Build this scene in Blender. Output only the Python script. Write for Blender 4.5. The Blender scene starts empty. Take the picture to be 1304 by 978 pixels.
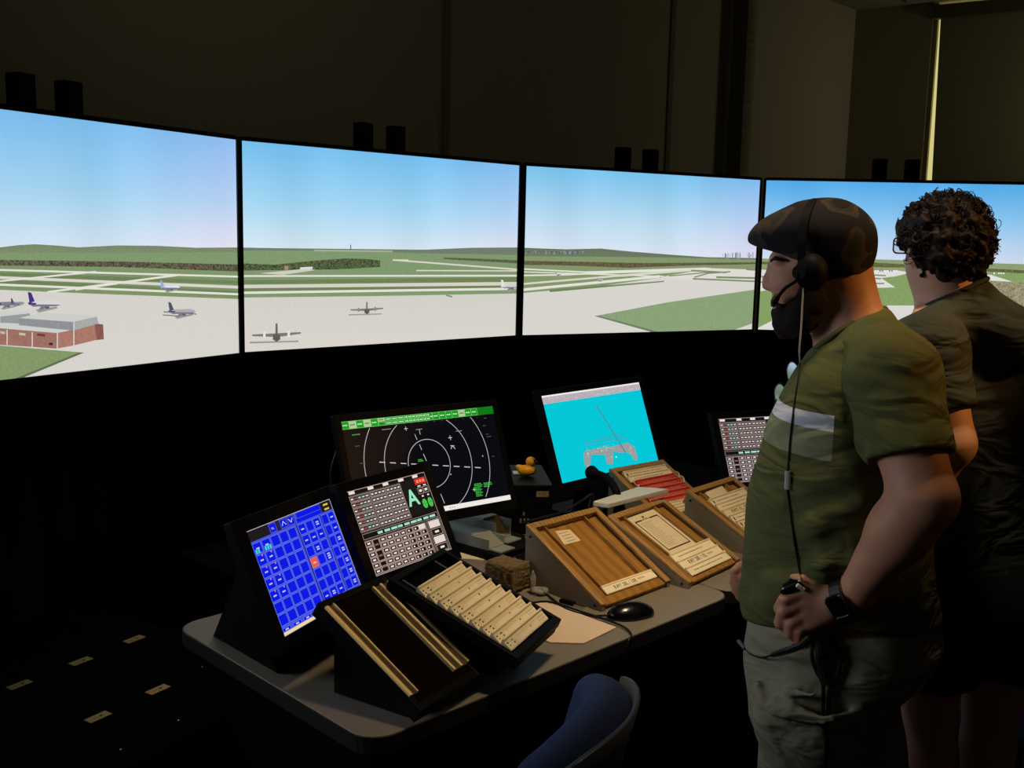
import bpy, bmesh, math, random
import numpy as np
from mathutils import Vector, Matrix, noise

sc = bpy.context.scene
COL = sc.collection

# ------------------------------------------------------------------ camera
FPX, PITCH, ROLL, EYE = 1293.0, 0.141, 0.023, 1.68
_f = Vector((0, math.cos(PITCH), -math.sin(PITCH)))
_u = Vector((0, math.sin(PITCH), math.cos(PITCH)))
_r = Vector((1, 0, 0))
CR = _r * math.cos(ROLL) + _u * math.sin(ROLL)
CU = _u * math.cos(ROLL) - _r * math.sin(ROLL)
CF = _f
CAM = Vector((0, 0, EYE))
cd = bpy.data.cameras.new('camera'); cam = bpy.data.objects.new('camera', cd); COL.objects.link(cam)
cd.sensor_width = 36; cd.lens = 36 * FPX / 1304; cd.clip_start = .05; cd.clip_end = 100
cam.matrix_world = Matrix(((CR.x, CU.x, -CF.x, 0), (CR.y, CU.y, -CF.y, 0), (CR.z, CU.z, -CF.z, EYE), (0, 0, 0, 1)))
sc.camera = cam

# ------------------------------------------------------------------ world, lights, exposure
sc.view_settings.view_transform = 'Standard'
sc.view_settings.look = 'None'
sc.view_settings.exposure = 0.0
sc.view_settings.gamma = 1.0
sc.view_settings.use_curve_mapping = False
w = bpy.data.worlds.new('world'); sc.world = w; w.use_nodes = True
w.node_tree.nodes['Background'].inputs[0].default_value = (1.0, .8, .55, 1)
w.node_tree.nodes['Background'].inputs[1].default_value = 0.012

def area(name, loc, target, size, power, color, sy=None, spread=None):
    l = bpy.data.lights.new(name, 'AREA'); l.energy = power; l.color = color
    l.shape = 'RECTANGLE'; l.size = size; l.size_y = sy or size
    if spread: l.spread = spread
    o = bpy.data.objects.new(name, l); COL.objects.link(o); o.location = loc
    d = Vector(target) - Vector(loc); o.rotation_euler = d.to_track_quat('-Z', 'Y').to_euler()
    return o
# warm ceiling spots over the desk and behind the two people, an unseen cool fill lamp added at left to brighten the man, dim room light at the wall
sl_ = bpy.data.lights.new('warm_nape_lamp', 'SPOT'); sl_.energy = 190; sl_.color = (1.0, .46, .10); sl_.spot_size = math.radians(21); sl_.spot_blend = 1.0; sl_.shadow_soft_size = .06
so_ = bpy.data.objects.new('warm_nape_lamp', sl_); COL.objects.link(so_); so_.location = (2.9, 1.25, 2.95); so_.rotation_euler = (Vector((.80, 2.08, 1.56)) - Vector((2.9, 1.25, 2.95))).to_track_quat('-Z', 'Y').to_euler()
area('warm_desk_lamp', (.55, 1.95, 3.45), (.42, 2.62, .8), .3, 5.7, (1.0, .77, .48), spread=math.radians(58))
area('cool_fill_lamp', (-2.3, 1.7, 1.9), (.6, 2.1, 1.2), 1.1, 3.4, (.84, .92, 1.0), spread=math.radians(60))
area('wall_corner_fill', (4.7, 7.05, 2.7), (2.3, 8.2, 2.6), .5, 4.6, (1.0, .9, .62))  # unseen lamp added in front of the blind to brighten the wall corner
area('dim_room_lamp', (-.6, 3.2, 3.5), (0, 6.4, 2.6), .8, 2.2, (1.0, .88, .64))

# ------------------------------------------------------------------ helpers
def lin(c):
    o = []
    for v in c[:3]:
        v = v / 255.0
        o.append(v / 12.92 if v <= .04045 else ((v + .055) / 1.055) ** 2.4)
    return tuple(o)

def ray(x, y): return CF + CR * ((x - 652) / FPX) - CU * ((y - 489) / FPX)
def at_z(x, y, z):
    d = ray(x, y); return CAM + d * ((z - EYE) / d.z)
def at_plane(x, y, p, n):
    d = ray(x, y); return CAM + d * ((Vector(p) - CAM).dot(n) / d.dot(n))

_mats = {}
def soft_folds(nt, tc, bp, amount):
    """broad creases of worn cloth under the weave"""
    mp = nt.nodes.new('ShaderNodeMapping'); mp.inputs['Rotation'].default_value = (.5, .6, .3); mp.inputs['Scale'].default_value = (1, 1, 2.6)
    n = nt.nodes.new('ShaderNodeTexNoise'); n.inputs['Scale'].default_value = 5.5; n.inputs['Detail'].default_value = 2.5; n.inputs['Distortion'].default_value = 1.2
    b2 = nt.nodes.new('ShaderNodeBump'); b2.inputs['Strength'].default_value = amount; b2.inputs['Distance'].default_value = .05
    nt.links.new(tc.outputs['Object'], mp.inputs[0]); nt.links.new(mp.outputs[0], n.inputs['Vector']); nt.links.new(n.outputs['Fac'], b2.inputs['Height']); nt.links.new(b2.outputs[0], bp.inputs['Normal'])
def mat(name, rgb, rough=.6, metal=0, noise_amt=0, noise_scale=60, bump=0, bump_scale=120, spec=.5, sheen=0, coat=0, fold=0):
    if name in _mats: return _mats[name]
    m = bpy.data.materials.new(name); m.use_nodes = True; nt = m.node_tree
    b = nt.nodes['Principled BSDF']; c = lin(rgb)
    b.inputs['Base Color'].default_value = (*c, 1); b.inputs['Roughness'].default_value = rough
    b.inputs['Metallic'].default_value = metal; b.inputs['Specular IOR Level'].default_value = spec
    if sheen: b.inputs['Sheen Weight'].default_value = sheen
    if coat: b.inputs['Coat Weight'].default_value = coat
    tc = nt.nodes.new('ShaderNodeTexCoord')
    if noise_amt:
        n = nt.nodes.new('ShaderNodeTexNoise'); n.inputs['Scale'].default_value = noise_scale; n.inputs['Detail'].default_value = 5
        nt.links.new(tc.outputs['Object'], n.inputs['Vector'])
        mx = nt.nodes.new('ShaderNodeMixRGB'); mx.blend_type = 'MIX'
        mx.inputs[1].default_value = (*[v * (1 - noise_amt) for v in c], 1)
        mx.inputs[2].default_value = (*[min(1, v * (1 + noise_amt)) for v in c], 1)
        nt.links.new(n.outputs['Fac'], mx.inputs[0]); nt.links.new(mx.outputs[0], b.inputs['Base Color'])
    if bump:
        n2 = nt.nodes.new('ShaderNodeTexNoise'); n2.inputs['Scale'].default_value = bump_scale; n2.inputs['Detail'].default_value = 4
        nt.links.new(tc.outputs['Object'], n2.inputs['Vector'])
        bp = nt.nodes.new('ShaderNodeBump'); bp.inputs['Strength'].default_value = bump; bp.inputs['Distance'].default_value = .004
        nt.links.new(n2.outputs['Fac'], bp.inputs['Height']); nt.links.new(bp.outputs[0], b.inputs['Normal'])
        if fold: soft_folds(nt, tc, bp, fold)
    _mats[name] = m; return m

def wood_mat(name, a, b_, scale=9, axis=0, rough=.42):
    m = bpy.data.materials.new(name); m.use_nodes = True; nt = m.node_tree; p = nt.nodes['Principled BSDF']
    tc = nt.nodes.new('ShaderNodeTexCoord'); mp = nt.nodes.new('ShaderNodeMapping')
    mp.inputs['Rotation'].default_value = (0, 0, -math.radians(45))
    mp2 = nt.nodes.new('ShaderNodeMapping'); mp2.inputs['Scale'].default_value = (scale * 3, scale * .35, scale * 3)
    wv = nt.nodes.new('ShaderNodeTexWave'); wv.wave_type = 'BANDS'; wv.bands_direction = 'X'
    wv.inputs['Scale'].default_value = 1.2; wv.inputs['Distortion'].default_value = 7; wv.inputs['Detail'].default_value = 3
    cr = nt.nodes.new('ShaderNodeValToRGB')
    cr.color_ramp.elements[0].color = (*lin(a), 1); cr.color_ramp.elements[1].color = (*lin(b_), 1)
    cr.color_ramp.elements[0].position = .15; cr.color_ramp.elements[1].position = .8
    nt.links.new(tc.outputs['Object'], mp.inputs[0]); nt.links.new(mp.outputs[0], mp2.inputs[0]); nt.links.new(mp2.outputs[0], wv.inputs[0])
    nt.links.new(wv.outputs['Fac'], cr.inputs[0]); nt.links.new(cr.outputs[0], p.inputs['Base Color']); p.inputs['Roughness'].default_value = rough
    return m

def glow_mat(name, strength=1.0, grain=.06):
    """a display: vertex colours are the picture it shows"""
    m = bpy.data.materials.new(name); m.use_nodes = True; nt = m.node_tree; p = nt.nodes['Principled BSDF']
    p.inputs['Base Color'].default_value = (.004, .004, .004, 1); p.inputs['Roughness'].default_value = .35; p.inputs['Specular IOR Level'].default_value = .04
    at = nt.nodes.new('ShaderNodeAttribute'); at.attribute_name = 'Col'
    tc = nt.nodes.new('ShaderNodeTexCoord')
    n = nt.nodes.new('ShaderNodeTexNoise'); n.inputs['Scale'].default_value = 120; n.inputs['Detail'].default_value = 8; n.inputs['Roughness'].default_value = .7
    nt.links.new(tc.outputs['Object'], n.inputs['Vector'])
    mr = nt.nodes.new('ShaderNodeMapRange'); mr.inputs['From Min'].default_value = .36; mr.inputs['From Max'].default_value = .64
    mr.inputs['To Min'].default_value = -1; mr.inputs['To Max'].default_value = 1
    nt.links.new(n.outputs['Fac'], mr.inputs['Value'])
    ml = nt.nodes.new('ShaderNodeMath'); ml.operation = 'MULTIPLY'     # grain * alpha
    nt.links.new(mr.outputs[0], ml.inputs[0]); nt.links.new(at.outputs['Alpha'], ml.inputs[1])
    ad = nt.nodes.new('ShaderNodeMath'); ad.operation = 'ADD'; ad.inputs[1].default_value = 1
    nt.links.new(ml.outputs[0], ad.inputs[0])
    vm = nt.nodes.new('ShaderNodeVectorMath'); vm.operation = 'SCALE'
    nt.links.new(at.outputs['Color'], vm.inputs[0]); nt.links.new(ad.outputs[0], vm.inputs['Scale'])
    nt.links.new(vm.outputs[0], p.inputs['Emission Color']); p.inputs['Emission Strength'].default_value = strength
    return m

def print_mat(name, rough=.7):
    m = bpy.data.materials.new(name); m.use_nodes = True; nt = m.node_tree; p = nt.nodes['Principled BSDF']
    at = nt.nodes.new('ShaderNodeAttribute'); at.attribute_name = 'Col'
    nt.links.new(at.outputs['Color'], p.inputs['Base Color']); p.inputs['Roughness'].default_value = rough; p.inputs['Specular IOR Level'].default_value = .3
    return m

ROOT = {}
def set_tags(o, label=None, cat=None, group=None, kind=None):
    if label: o['label'] = label
    if cat: o['category'] = cat
    if group: o['group'] = group
    if kind: o['kind'] = kind
    return o
def thing(name, label, cat, loc=(0, 0, 0), rz=0, group=None):
    o = bpy.data.objects.new(name, None); COL.objects.link(o); o.empty_display_size = .1
    o.location = loc; o.rotation_euler = (0, 0, rz)
    ROOT[o.name] = Matrix.Translation(Vector(loc)) @ Matrix.Rotation(rz, 4, 'Z')
    return set_tags(o, label, cat, group)

def link_mesh(name, me, m, parent=None, smooth=False, label=None):
    o = bpy.data.objects.new(name, me); COL.objects.link(o)
    if m: me.materials.append(m)
    if smooth:
        me.polygons.foreach_set('use_smooth', [True] * len(me.polygons))
    if parent is not None:
        M = ROOT[parent.name]; me.transform(M.inverted()); o.parent = parent
        if parent.type != 'EMPTY' or True: pass
        ROOT[o.name] = M
        if parent.type == 'MESH': pass
    else:
        # own origin at base centre
        co = np.empty(len(me.vertices) * 3, 'f'); me.vertices.foreach_get('co', co); co = co.reshape(-1, 3)
        c = (co.min(0) + co.max(0)) / 2; c[2] = co[:, 2].min(); c = Vector([float(v) for v in c])
        me.transform(Matrix.Translation(-c)); o.location = c; ROOT[o.name] = Matrix.Translation(c)
    if label: o['label'] = label
    return o
def obj(name, bm, m, parent=None, smooth=False, label=None, bevel=0):
    """bm is in world coordinates; it becomes ONE mesh object (a part when parent is given)"""
    bmesh.ops.recalc_face_normals(bm, faces=bm.faces)
    me = bpy.data.meshes.new(name); bm.to_mesh(me); bm.free()
    o = link_mesh(name, me, m, parent, smooth, label)
    if bevel:
        b = o.modifiers.new('bevel', 'BEVEL'); b.width = bevel; b.segments = 2; b.limit_method = 'ANGLE'
    return o

class Fr:
    """a local frame standing in the room"""
    def __init__(s, o, x, y, z=None):
        s.o = Vector(o); s.x = Vector(x).normalized(); y = Vector(y); y = (y - s.x * y.dot(s.x)).normalized(); s.y = y
        s.z = Vector(z).normalized() if z else s.x.cross(s.y)
    def __call__(s, a, b, c=0): return s.o + s.x * a + s.y * b + s.z * c

def bm_box(bm, fr, a0, a1, b0, b1, c0, c1):
    v = [bm.verts.new(fr(a, b, c)) for c in (c0, c1) for b in (b0, b1) for a in (a0, a1)]
    for q in ((0, 2, 3, 1), (4, 5, 7, 6), (0, 1, 5, 4), (2, 6, 7, 3), (0, 4, 6, 2), (1, 3, 7, 5)):
        bm.faces.new([v[i] for i in q])
    return v
def box(fr, *a):
    bm = bmesh.new(); bm_box(bm, fr, *a); return bm
def bm_hull_prism(bm, lo, hi):
    """two rings of equal count joined"""
    a = [bm.verts.new(p) for p in lo]; b = [bm.verts.new(p) for p in hi]; n = len(a)
    bm.faces.new(a[::-1]); bm.faces.new(b)
    for i in range(n): bm.faces.new((a[i], a[(i + 1) % n], b[(i + 1) % n], b[i]))
def prism(lo, hi):
    bm = bmesh.new(); bm_hull_prism(bm, lo, hi); return bm
def catmull(pts, n=8):
    P = [Vector(p) for p in pts]; P = [P[0] * 2 - P[1]] + P + [P[-1] * 2 - P[-2]]; out = []
    for i in range(1, len(P) - 2):
        for k in range(n):
            t = k / n
            out.append(.5 * ((2 * P[i]) + (P[i + 1] - P[i - 1]) * t + (2 * P[i - 1] - 5 * P[i] + 4 * P[i + 1] - P[i + 2]) * t * t + (3 * P[i] - P[i - 1] - 3 * P[i + 1] + P[i + 2]) * t ** 3))
    out.append(P[-2]); return out
def bm_tube(bm, pts, r, seg=8, cap=True, flat=None):
    pts = [Vector(p) for p in pts]; n = len(pts); rr = r if hasattr(r, '__len__') else [r] * n
    rings = []; up = None
    for i, p in enumerate(pts):
        t = (pts[min(i + 1, n - 1)] - pts[max(i - 1, 0)]).normalized()
        if up is None: up = t.orthogonal().normalized()
        up = (up - t * up.dot(t)).normalized(); s = t.cross(up)
        rings.append([bm.verts.new(p + (up * math.cos(a) + s * math.sin(a)) * rr[i]) for a in [2 * math.pi * k / seg for k in range(seg)]])
    for a, b in zip(rings, rings[1:]):
        for k in range(seg): bm.faces.new((a[k], a[(k + 1) % seg], b[(k + 1) % seg], b[k]))
    if cap: bm.faces.new(rings[0][::-1]); bm.faces.new(rings[-1])
def tube(pts, r, seg=8, smooth_n=0):
    bm = bmesh.new(); bm_tube(bm, catmull(pts, smooth_n) if smooth_n else pts, r, seg); return bm
def bm_cyl(bm, a, b, r, r2=None, seg=20): bm_tube(bm, [a, b], [r, r if r2 is None else r2], seg)
def round_rect(w, h, r, n=6):
    pts = []
    for cx, cy, a0 in ((w - r, r, -90), (w - r, h - r, 0), (r, h - r, 90), (r, r, 180)):
        for k in range(n + 1):
            a = math.radians(a0 + 90 * k / n); pts.append((cx + r * math.cos(a), cy + r * math.sin(a)))
    return pts

class Paint:
    """flat print or display picture: coloured shapes lying on one surface (fr.x right, fr.y up, fr.z out of it)"""
    def __init__(s, fr, step=.0001): s.fr = fr; s.v = []; s.f = []; s.c = []; s.step = step
    def poly(s, pts, col, layer=1, grain=0):
        i = len(s.v); s.v += [s.fr(a, b, layer * s.step) for a, b in pts]; s.f.append(list(range(i, i + len(pts))))
        cols = col if hasattr(col[0], '__len__') else [col] * len(pts)
        s.c += [(*lin(c), grain) for c in cols]
    def rect(s, a0, b0, a1, b1, col, layer=1, grain=0): s.poly([(a0, b0), (a1, b0), (a1, b1), (a0, b1)], col, layer, grain)
    def frame(s, a0, b0, a1, b1, t, col, layer=1):
        s.rect(a0, b0, a1, b0 + t, col, layer); s.rect(a0, b1 - t, a1, b1, col, layer)
        s.rect(a0, b0, a0 + t, b1, col, layer); s.rect(a1 - t, b0, a1, b1, col, layer)
    def line(s, p, q, t, col, layer=1, t2=None):
        p = Vector(p); q = Vector(q); d = (q - p).normalized(); n = Vector((-d.y, d.x)); t2 = t if t2 is None else t2
        s.poly([p - n * t / 2, q - n * t2 / 2, q + n * t2 / 2, p + n * t / 2], col, layer)
    def arc(s, cx, cy, r, t, col, layer=1, n=64, a0=0, a1=360, clip=None):
        for k in range(n):
            u, v = math.radians(a0 + (a1 - a0) * k / n), math.radians(a0 + (a1 - a0) * (k + 1) / n)
            m = ((math.cos(u) + math.cos(v)) / 2 * r + cx, (math.sin(u) + math.sin(v)) / 2 * r + cy)
            if clip and not (clip[0] < m[0] < clip[2] and clip[1] < m[1] < clip[3]): continue
            s.poly([(cx + math.cos(u) * (r - t / 2), cy + math.sin(u) * (r - t / 2)), (cx + math.cos(u) * (r + t / 2), cy + math.sin(u) * (r + t / 2)),
                    (cx + math.cos(v) * (r + t / 2), cy + math.sin(v) * (r + t / 2)), (cx + math.cos(v) * (r - t / 2), cy + math.sin(v) * (r - t / 2))], col, layer)
    def disc(s, cx, cy, rx, ry, col, layer=1, n=20, rot=0):
        s.poly([(cx + rx * math.cos(a) * math.cos(rot) - ry * math.sin(a) * math.sin(rot), cy + rx * math.cos(a) * math.sin(rot) + ry * math.sin(a) * math.cos(rot)) for a in [2 * math.pi * k / n for k in range(n)]], col, layer)
    def text(s, txt, x, y, h, col, layer=2, width=None, bold=0, align='LEFT'):
        V, F = glyphs(txt, bold, align)
        if not V: return
        sx = h; 
        if width:
            w0 = max(a for a, b in V) - min(a for a, b in V); sx = width / w0
        i = len(s.v); s.v += [s.fr(x + a * sx, y + b * h, layer * s.step) for a, b in V]; s.f += [[i + k for k in f] for f in F]; s.c += [(*lin(col), 0)] * len(V)
    def build(s, name, m, parent=None, label=None):
        me = bpy.data.meshes.new(name); me.from_pydata([tuple(v) for v in s.v], [], s.f); me.update()
        ca = me.color_attributes.new('Col', 'FLOAT_COLOR', 'POINT'); ca.data.foreach_set('color', np.array(s.c, 'f').ravel())
        # make every face look out of the surface
        bm = bmesh.new(); bm.from_mesh(me); bm.normal_update()
        fl = [f for f in bm.faces if f.normal.dot(s.fr.z) < 0]
        bmesh.ops.reverse_faces(bm, faces=fl); bm.to_mesh(me); bm.free()
        return link_mesh(name, me, m, parent, label=label)
_gl = {}
def glyphs(txt, bold=0, align='LEFT'):
    """outline lettering with capitals one unit high, from the built-in font"""
    k = (txt, bold, align)
    if k in _gl: return _gl[k]
    cu = bpy.data.curves.new('t', 'FONT'); cu.body = txt; cu.size = 1.38; cu.offset = bold; cu.resolution_u = 3; cu.space_character = 1.14; cu.align_x = align
    o = bpy.data.objects.new('t', cu); COL.objects.link(o)
    dg = bpy.context.evaluated_depsgraph_get(); me = bpy.data.meshes.new_from_object(o.evaluated_get(dg))
    V = [(v.co.x, v.co.y) for v in me.vertices]; F = [list(p.vertices) for p in me.polygons]
    bpy.data.objects.remove(o); bpy.data.curves.remove(cu); bpy.data.meshes.remove(me)
    _gl[k] = (V, F); return _gl[k]

# ------------------------------------------------------------------ distance-field modelling for bodies, cloth and soft things
class Field:
    def __init__(s, lo, hi, h):
        s.lo = np.array(lo, 'f'); s.h = h; s.n = np.ceil((np.array(hi) - s.lo) / h).astype(int) + 1
        s.F = np.full(s.n, .2, 'f')
    def _win(s, lo, hi, m):
        a = np.clip(np.floor((np.array(lo) - m - s.lo) / s.h).astype(int), 0, s.n); b = np.clip(np.ceil((np.array(hi) + m - s.lo) / s.h).astype(int) + 1, 0, s.n)
        if (b <= a).any(): return None
        ax = [s.lo[i] + s.h * np.arange(a[i], b[i], dtype='f') for i in range(3)]
        return tuple(slice(a[i], b[i]) for i in range(3)), ax[0][:, None, None], ax[1][None, :, None], ax[2][None, None, :]
    def _mix(s, sl, d, k, op):
        F = s.F[sl]; d = d.astype('f')
        if op == 'add':
            hh = np.clip(.5 + .5 * (F - d) / k, 0, 1) if k > 0 else None
            s.F[sl] = np.minimum(F, d) if k <= 0 else F + (d - F) * hh - k * hh * (1 - hh)
        else:  # cut
            d = -d
            hh = np.clip(.5 - .5 * (F - d) / k, 0, 1) if k > 0 else None
            s.F[sl] = np.maximum(F, d) if k <= 0 else F + (d - F) * hh + k * hh * (1 - hh)
    def cone(s, a, b, ra, rb, k=.01, op='add'):
        a = np.array(a, 'f'); b = np.array(b, 'f'); r = max(ra, rb)
        w = s._win(np.minimum(a, b) - r, np.maximum(a, b) + r, k + .02)
        if w is None: return
        sl, X, Y, Z = w; ba = b - a; L = float(ba @ ba) or 1e-9
        t = np.clip(((X - a[0]) * ba[0] + (Y - a[1]) * ba[1] + (Z - a[2]) * ba[2]) / L, 0, 1)
        d = np.sqrt((X - a[0] - ba[0] * t) ** 2 + (Y - a[1] - ba[1] * t) ** 2 + (Z - a[2] - ba[2] * t) ** 2) - (ra + (rb - ra) * t)
        s._mix(sl, d, k, op)
    def chain(s, pts, rs, k=.01, op='add'):
        for i in range(len(pts) - 1): s.cone(pts[i], pts[i + 1], rs[i], rs[i + 1], k, op)
    def ell(s, c, ax, rad, k=.01, op='add'):
        """ellipsoid, ax = three unit vectors"""
        c = np.array(c, 'f'); R = max(rad); w = s._win(c - R, c + R, k + .02)
        if w is None: return
        sl, X, Y, Z = w; k0 = 0; k1 = 0
        for e, r in zip(ax, rad):
            q = (X - c[0]) * e[0] + (Y - c[1]) * e[1] + (Z - c[2]) * e[2]; k0 = k0 + (q / r) ** 2; k1 = k1 + (q / r / r) ** 2
        k0 = np.sqrt(k0); k1 = np.sqrt(k1) + 1e-6; s._mix(sl, k0 * (k0 - 1) / k1, k, op)
    def loft(s, zs, cx, cy, a, b, ex, ey, k=.01, op='add', p=2.2):
        """stack of superellipses: at height z centre (cx, cy), half sizes a along ex and b along ey"""
        o = np.argsort(zs); zs, cx, cy, a, b = [np.array(v, 'f')[o] for v in (zs, cx, cy, a, b)]
        R = max(a.max(), b.max()) * 1.2
        w = s._win((cx.min() - R, cy.min() - R, zs[0]), (cx.max() + R, cy.max() + R, zs[-1]), k + .02)
        if w is None: return
        sl, X, Y, Z = w; z = Z.ravel(); I = lambda v: np.interp(z, zs, v)[None, None, :]
        dx, dy = X - I(cx), Y - I(cy); q1 = np.abs(dx * ex[0] + dy * ex[1]) / I(a); q2 = np.abs(dx * ey[0] + dy * ey[1]) / I(b)
        r = (q1 ** p + q2 ** p) ** (1 / p); R0 = np.sqrt(dx * dx + dy * dy)
        d = R0 * (1 - 1 / np.maximum(r, 1e-3)); d = np.where(r < 1e-2, -np.minimum(I(a), I(b)), d)
        dz = np.maximum(zs[0] - Z, Z - zs[-1]); s._mix(sl, np.maximum(d, dz), k, op)
    def plane(s, p, n, k=.004):
        """keep the side the normal points away from"""
        X, Y, Z = [s.lo[i] + s.h * np.arange(s.n[i], dtype='f') for i in range(3)]
        d = (X[:, None, None] - p[0]) * n[0] + (Y[None, :, None] - p[1]) * n[1] + (Z[None, None, :] - p[2]) * n[2]
        s._mix((slice(None),) * 3, -d, k, 'cut')
    def rough(s, amp, freq, seed=0, oct_=2):
        X, Y, Z = np.meshgrid(*[s.lo[i] + s.h * np.arange(s.n[i], dtype='f') for i in range(3)], indexing='ij', sparse=True)
        rng = np.random.RandomState(seed); acc = 0
        for o in range(oct_):
            for _ in range(4):
                v = rng.normal(size=3); v /= np.linalg.norm(v); f = freq * (1.9 ** o)
                acc = acc + np.sin((X * v[0] + Y * v[1] + Z * v[2]) * f + rng.uniform(0, 6.3)) / (2.2 * 1.8 ** o)
        s.F += (amp * acc).astype('f')
    def mesh(s, name, m, parent=None, smooth_it=1, label=None, post=None):
        F = s.F; lo, h = s.lo, s.h; S = F < 0
        nx, ny, nz = F.shape; cell = np.zeros((nx - 1, ny - 1, nz - 1), bool)
        allin = np.ones_like(cell)
        for dx in (0, 1):
            for dy in (0, 1):
                for dz in (0, 1):
                    q = S[dx:nx - 1 + dx, dy:ny - 1 + dy, dz:nz - 1 + dz]; cell |= q; allin &= q
        act = cell & ~allin; I = np.argwhere(act); idx = -np.ones(act.shape, 'i4'); idx[act] = np.arange(len(I))
        acc = np.zeros((len(I), 3)); cnt = np.zeros(len(I))
        corners = [(a, b, c) for a in (0, 1) for b in (0, 1) for c in (0, 1)]
        for i, ca in enumerate(corners):
            for cb in corners[i + 1:]:
                if sum(abs(p - q) for p, q in zip(ca, cb)) != 1: continue
                fa = F[I[:, 0] + ca[0], I[:, 1] + ca[1], I[:, 2] + ca[2]]; fb = F[I[:, 0] + cb[0], I[:, 1] + cb[1], I[:, 2] + cb[2]]
                x = (fa < 0) != (fb < 0); t = np.where(x, fa / np.where(x, fa - fb, 1), 0)
                P = np.array(ca)[None] + (np.array(cb) - np.array(ca))[None] * t[:, None]; acc[x] += P[x]; cnt[x] += 1
        V = lo + h * (I + acc / cnt[:, None])
        quads = []
        for ax in range(3):
            b, c = [(1, 2), (2, 0), (0, 1)][ax]
            s0 = [slice(None)] * 3; s1 = [slice(None)] * 3; s0[ax] = slice(0, -1); s1[ax] = slice(1, None)
            A, B = S[tuple(s0)], S[tuple(s1)]; E = np.argwhere(A != B); ins = A[tuple(E.T)]
            ok = (E[:, b] > 0) & (E[:, c] > 0) & (E[:, b] < F.shape[b] - 1) & (E[:, c] < F.shape[c] - 1); E = E[ok]; ins = ins[ok]
            def g(db, dc):
                q = E.copy(); q[:, b] += db; q[:, c] += dc; return idx[tuple(q.T)]
            Q = np.stack([g(-1, -1), g(0, -1), g(0, 0), g(-1, 0)], 1); Q[~ins] = Q[~ins][:, ::-1]; quads.append(Q)
        Q = np.concatenate(quads); Q = Q[(Q >= 0).all(1)]
        for _ in range(smooth_it):
            ac = np.zeros_like(V); ct = np.zeros(len(V))
            for i in range(4):
                np.add.at(ac, Q[:, i], V[Q[:, (i + 1) % 4]]); np.add.at(ac, Q[:, i], V[Q[:, (i - 1) % 4]]); np.add.at(ct, Q[:, i], 2)
            V = V * .5 + .5 * ac / np.maximum(ct, 1)[:, None]
        me = bpy.data.meshes.new(name); me.vertices.add(len(V)); me.vertices.foreach_set('co', V.astype('f').ravel())
        me.loops.add(Q.size); me.loops.foreach_set('vertex_index', Q.astype('i4').ravel()); me.polygons.add(len(Q))
        me.polygons.foreach_set('loop_start', np.arange(0, Q.size, 4, dtype='i4')); me.polygons.foreach_set('loop_total', np.full(len(Q), 4, 'i4'))
        me.update(calc_edges=True); me.validate()
        if post: post(me, V)
        return link_mesh(name, me, m, parent, smooth=True, label=label)

# ------------------------------------------------------------------ shared materials
BLACK = mat('matte_black_plastic', (9, 9, 10), .6, noise_amt=.2, spec=.08)
BLACKM = mat('black_painted_steel', (9, 9, 10), .5, spec=.1, bump=.1)
GLOSSB = mat('glossy_black_plastic', (8, 8, 9), .22, spec=.4)
RUBBER = mat('black_cable_rubber', (12, 12, 13), .5, spec=.3)
BRASS = mat('brushed_brass', (255, 222, 150), .4, metal=.0, noise_amt=.08, noise_scale=90)
STEELD = mat('dull_steel', (120, 120, 125), .4, metal=.8)
WALL = mat('painted_wall', (150, 143, 120), .9, noise_amt=.05, noise_scale=3, bump=.08)
DESKTOP = mat('beige_laminate', (124, 114, 100), .5, noise_amt=.06, noise_scale=160, bump=.03)
PAPER = mat('cream_paper', (234, 216, 180), .8, noise_amt=.05)
GLOW = glow_mat('display_picture', 1.0)
PRINT = print_mat('printed_ink')
# ---- PART2
# ================================================================== the room
def V3(x, y, z=0): return Vector((x, y, z))
ZAX = (0, 0, 1)
def wall_piece(name, p, q, z0, z1, m=WALL, t=.12, face=1):
    """p, q = floor points of the visible face, thickness goes to the left of p->q"""
    p = Vector(p); q = Vector(q); d = (q - p); L = d.length
    fr = Fr((p.x, p.y, 0), (d.x, d.y, 0), ZAX); bm = box(fr, 0, L, z0, z1, -t, 0)
    o = obj(name, bm, m); o['kind'] = 'structure'; return o
CEIL = 3.6
CARPET = mat('dark_maroon_carpet', (24, 8, 7), .95, noise_amt=.35, noise_scale=300, bump=.5, bump_scale=600, spec=.1)
bm = bmesh.new(); fr0 = Fr((0, 0, 0), (1, 0, 0), (0, 1, 0)); bm_box(bm, fr0, -4.2, 6.3, -1.5, 9.2, -.1, 0)
o = obj('floor', bm, CARPET); o['kind'] = 'structure'
o = obj('ceiling', box(fr0, -4.2, 6.3, -1.5, 9.2, CEIL, CEIL + .1), mat('ceiling_tile_white', (150, 145, 125), .9, bump=.3)); o['kind'] = 'structure'
# thin joints of the suspended ceiling over the window corner
k = 0
for d in range(5):
    o = obj('ceiling_joint', box(Fr((3.2 + d * .6, 8.6 - d * .38, 0), (.53, .848, 0), (-.848, .53, 0)), -2.4, -.35, -.01, .01, CEIL - .006, CEIL), mat('joint_grey', (70, 68, 60), .8)); o['kind'] = 'structure'
P1, P2, PC = V3(1.51, 7.64), V3(1.62, 7.53), V3(2.74, 8.65)
BD = Vector((.848, -.53, 0)).normalized()
wall_piece('wall_back', V3(-4.1, 2.03), P1, 0, CEIL)
wall_piece('wall_pillar_side', P1, P2, 0, CEIL)
wall_piece('wall_corner', P2, PC, 0, CEIL)
W0, W1 = PC + BD * .60, PC + BD * 2.9
wall_piece('wall_right', PC, W0, 0, CEIL)
wall_piece('wall_right_below_window', W0, W1, 0, .9)
wall_piece('wall_right_end', W1, PC + BD * 4.0, 0, CEIL)
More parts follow.
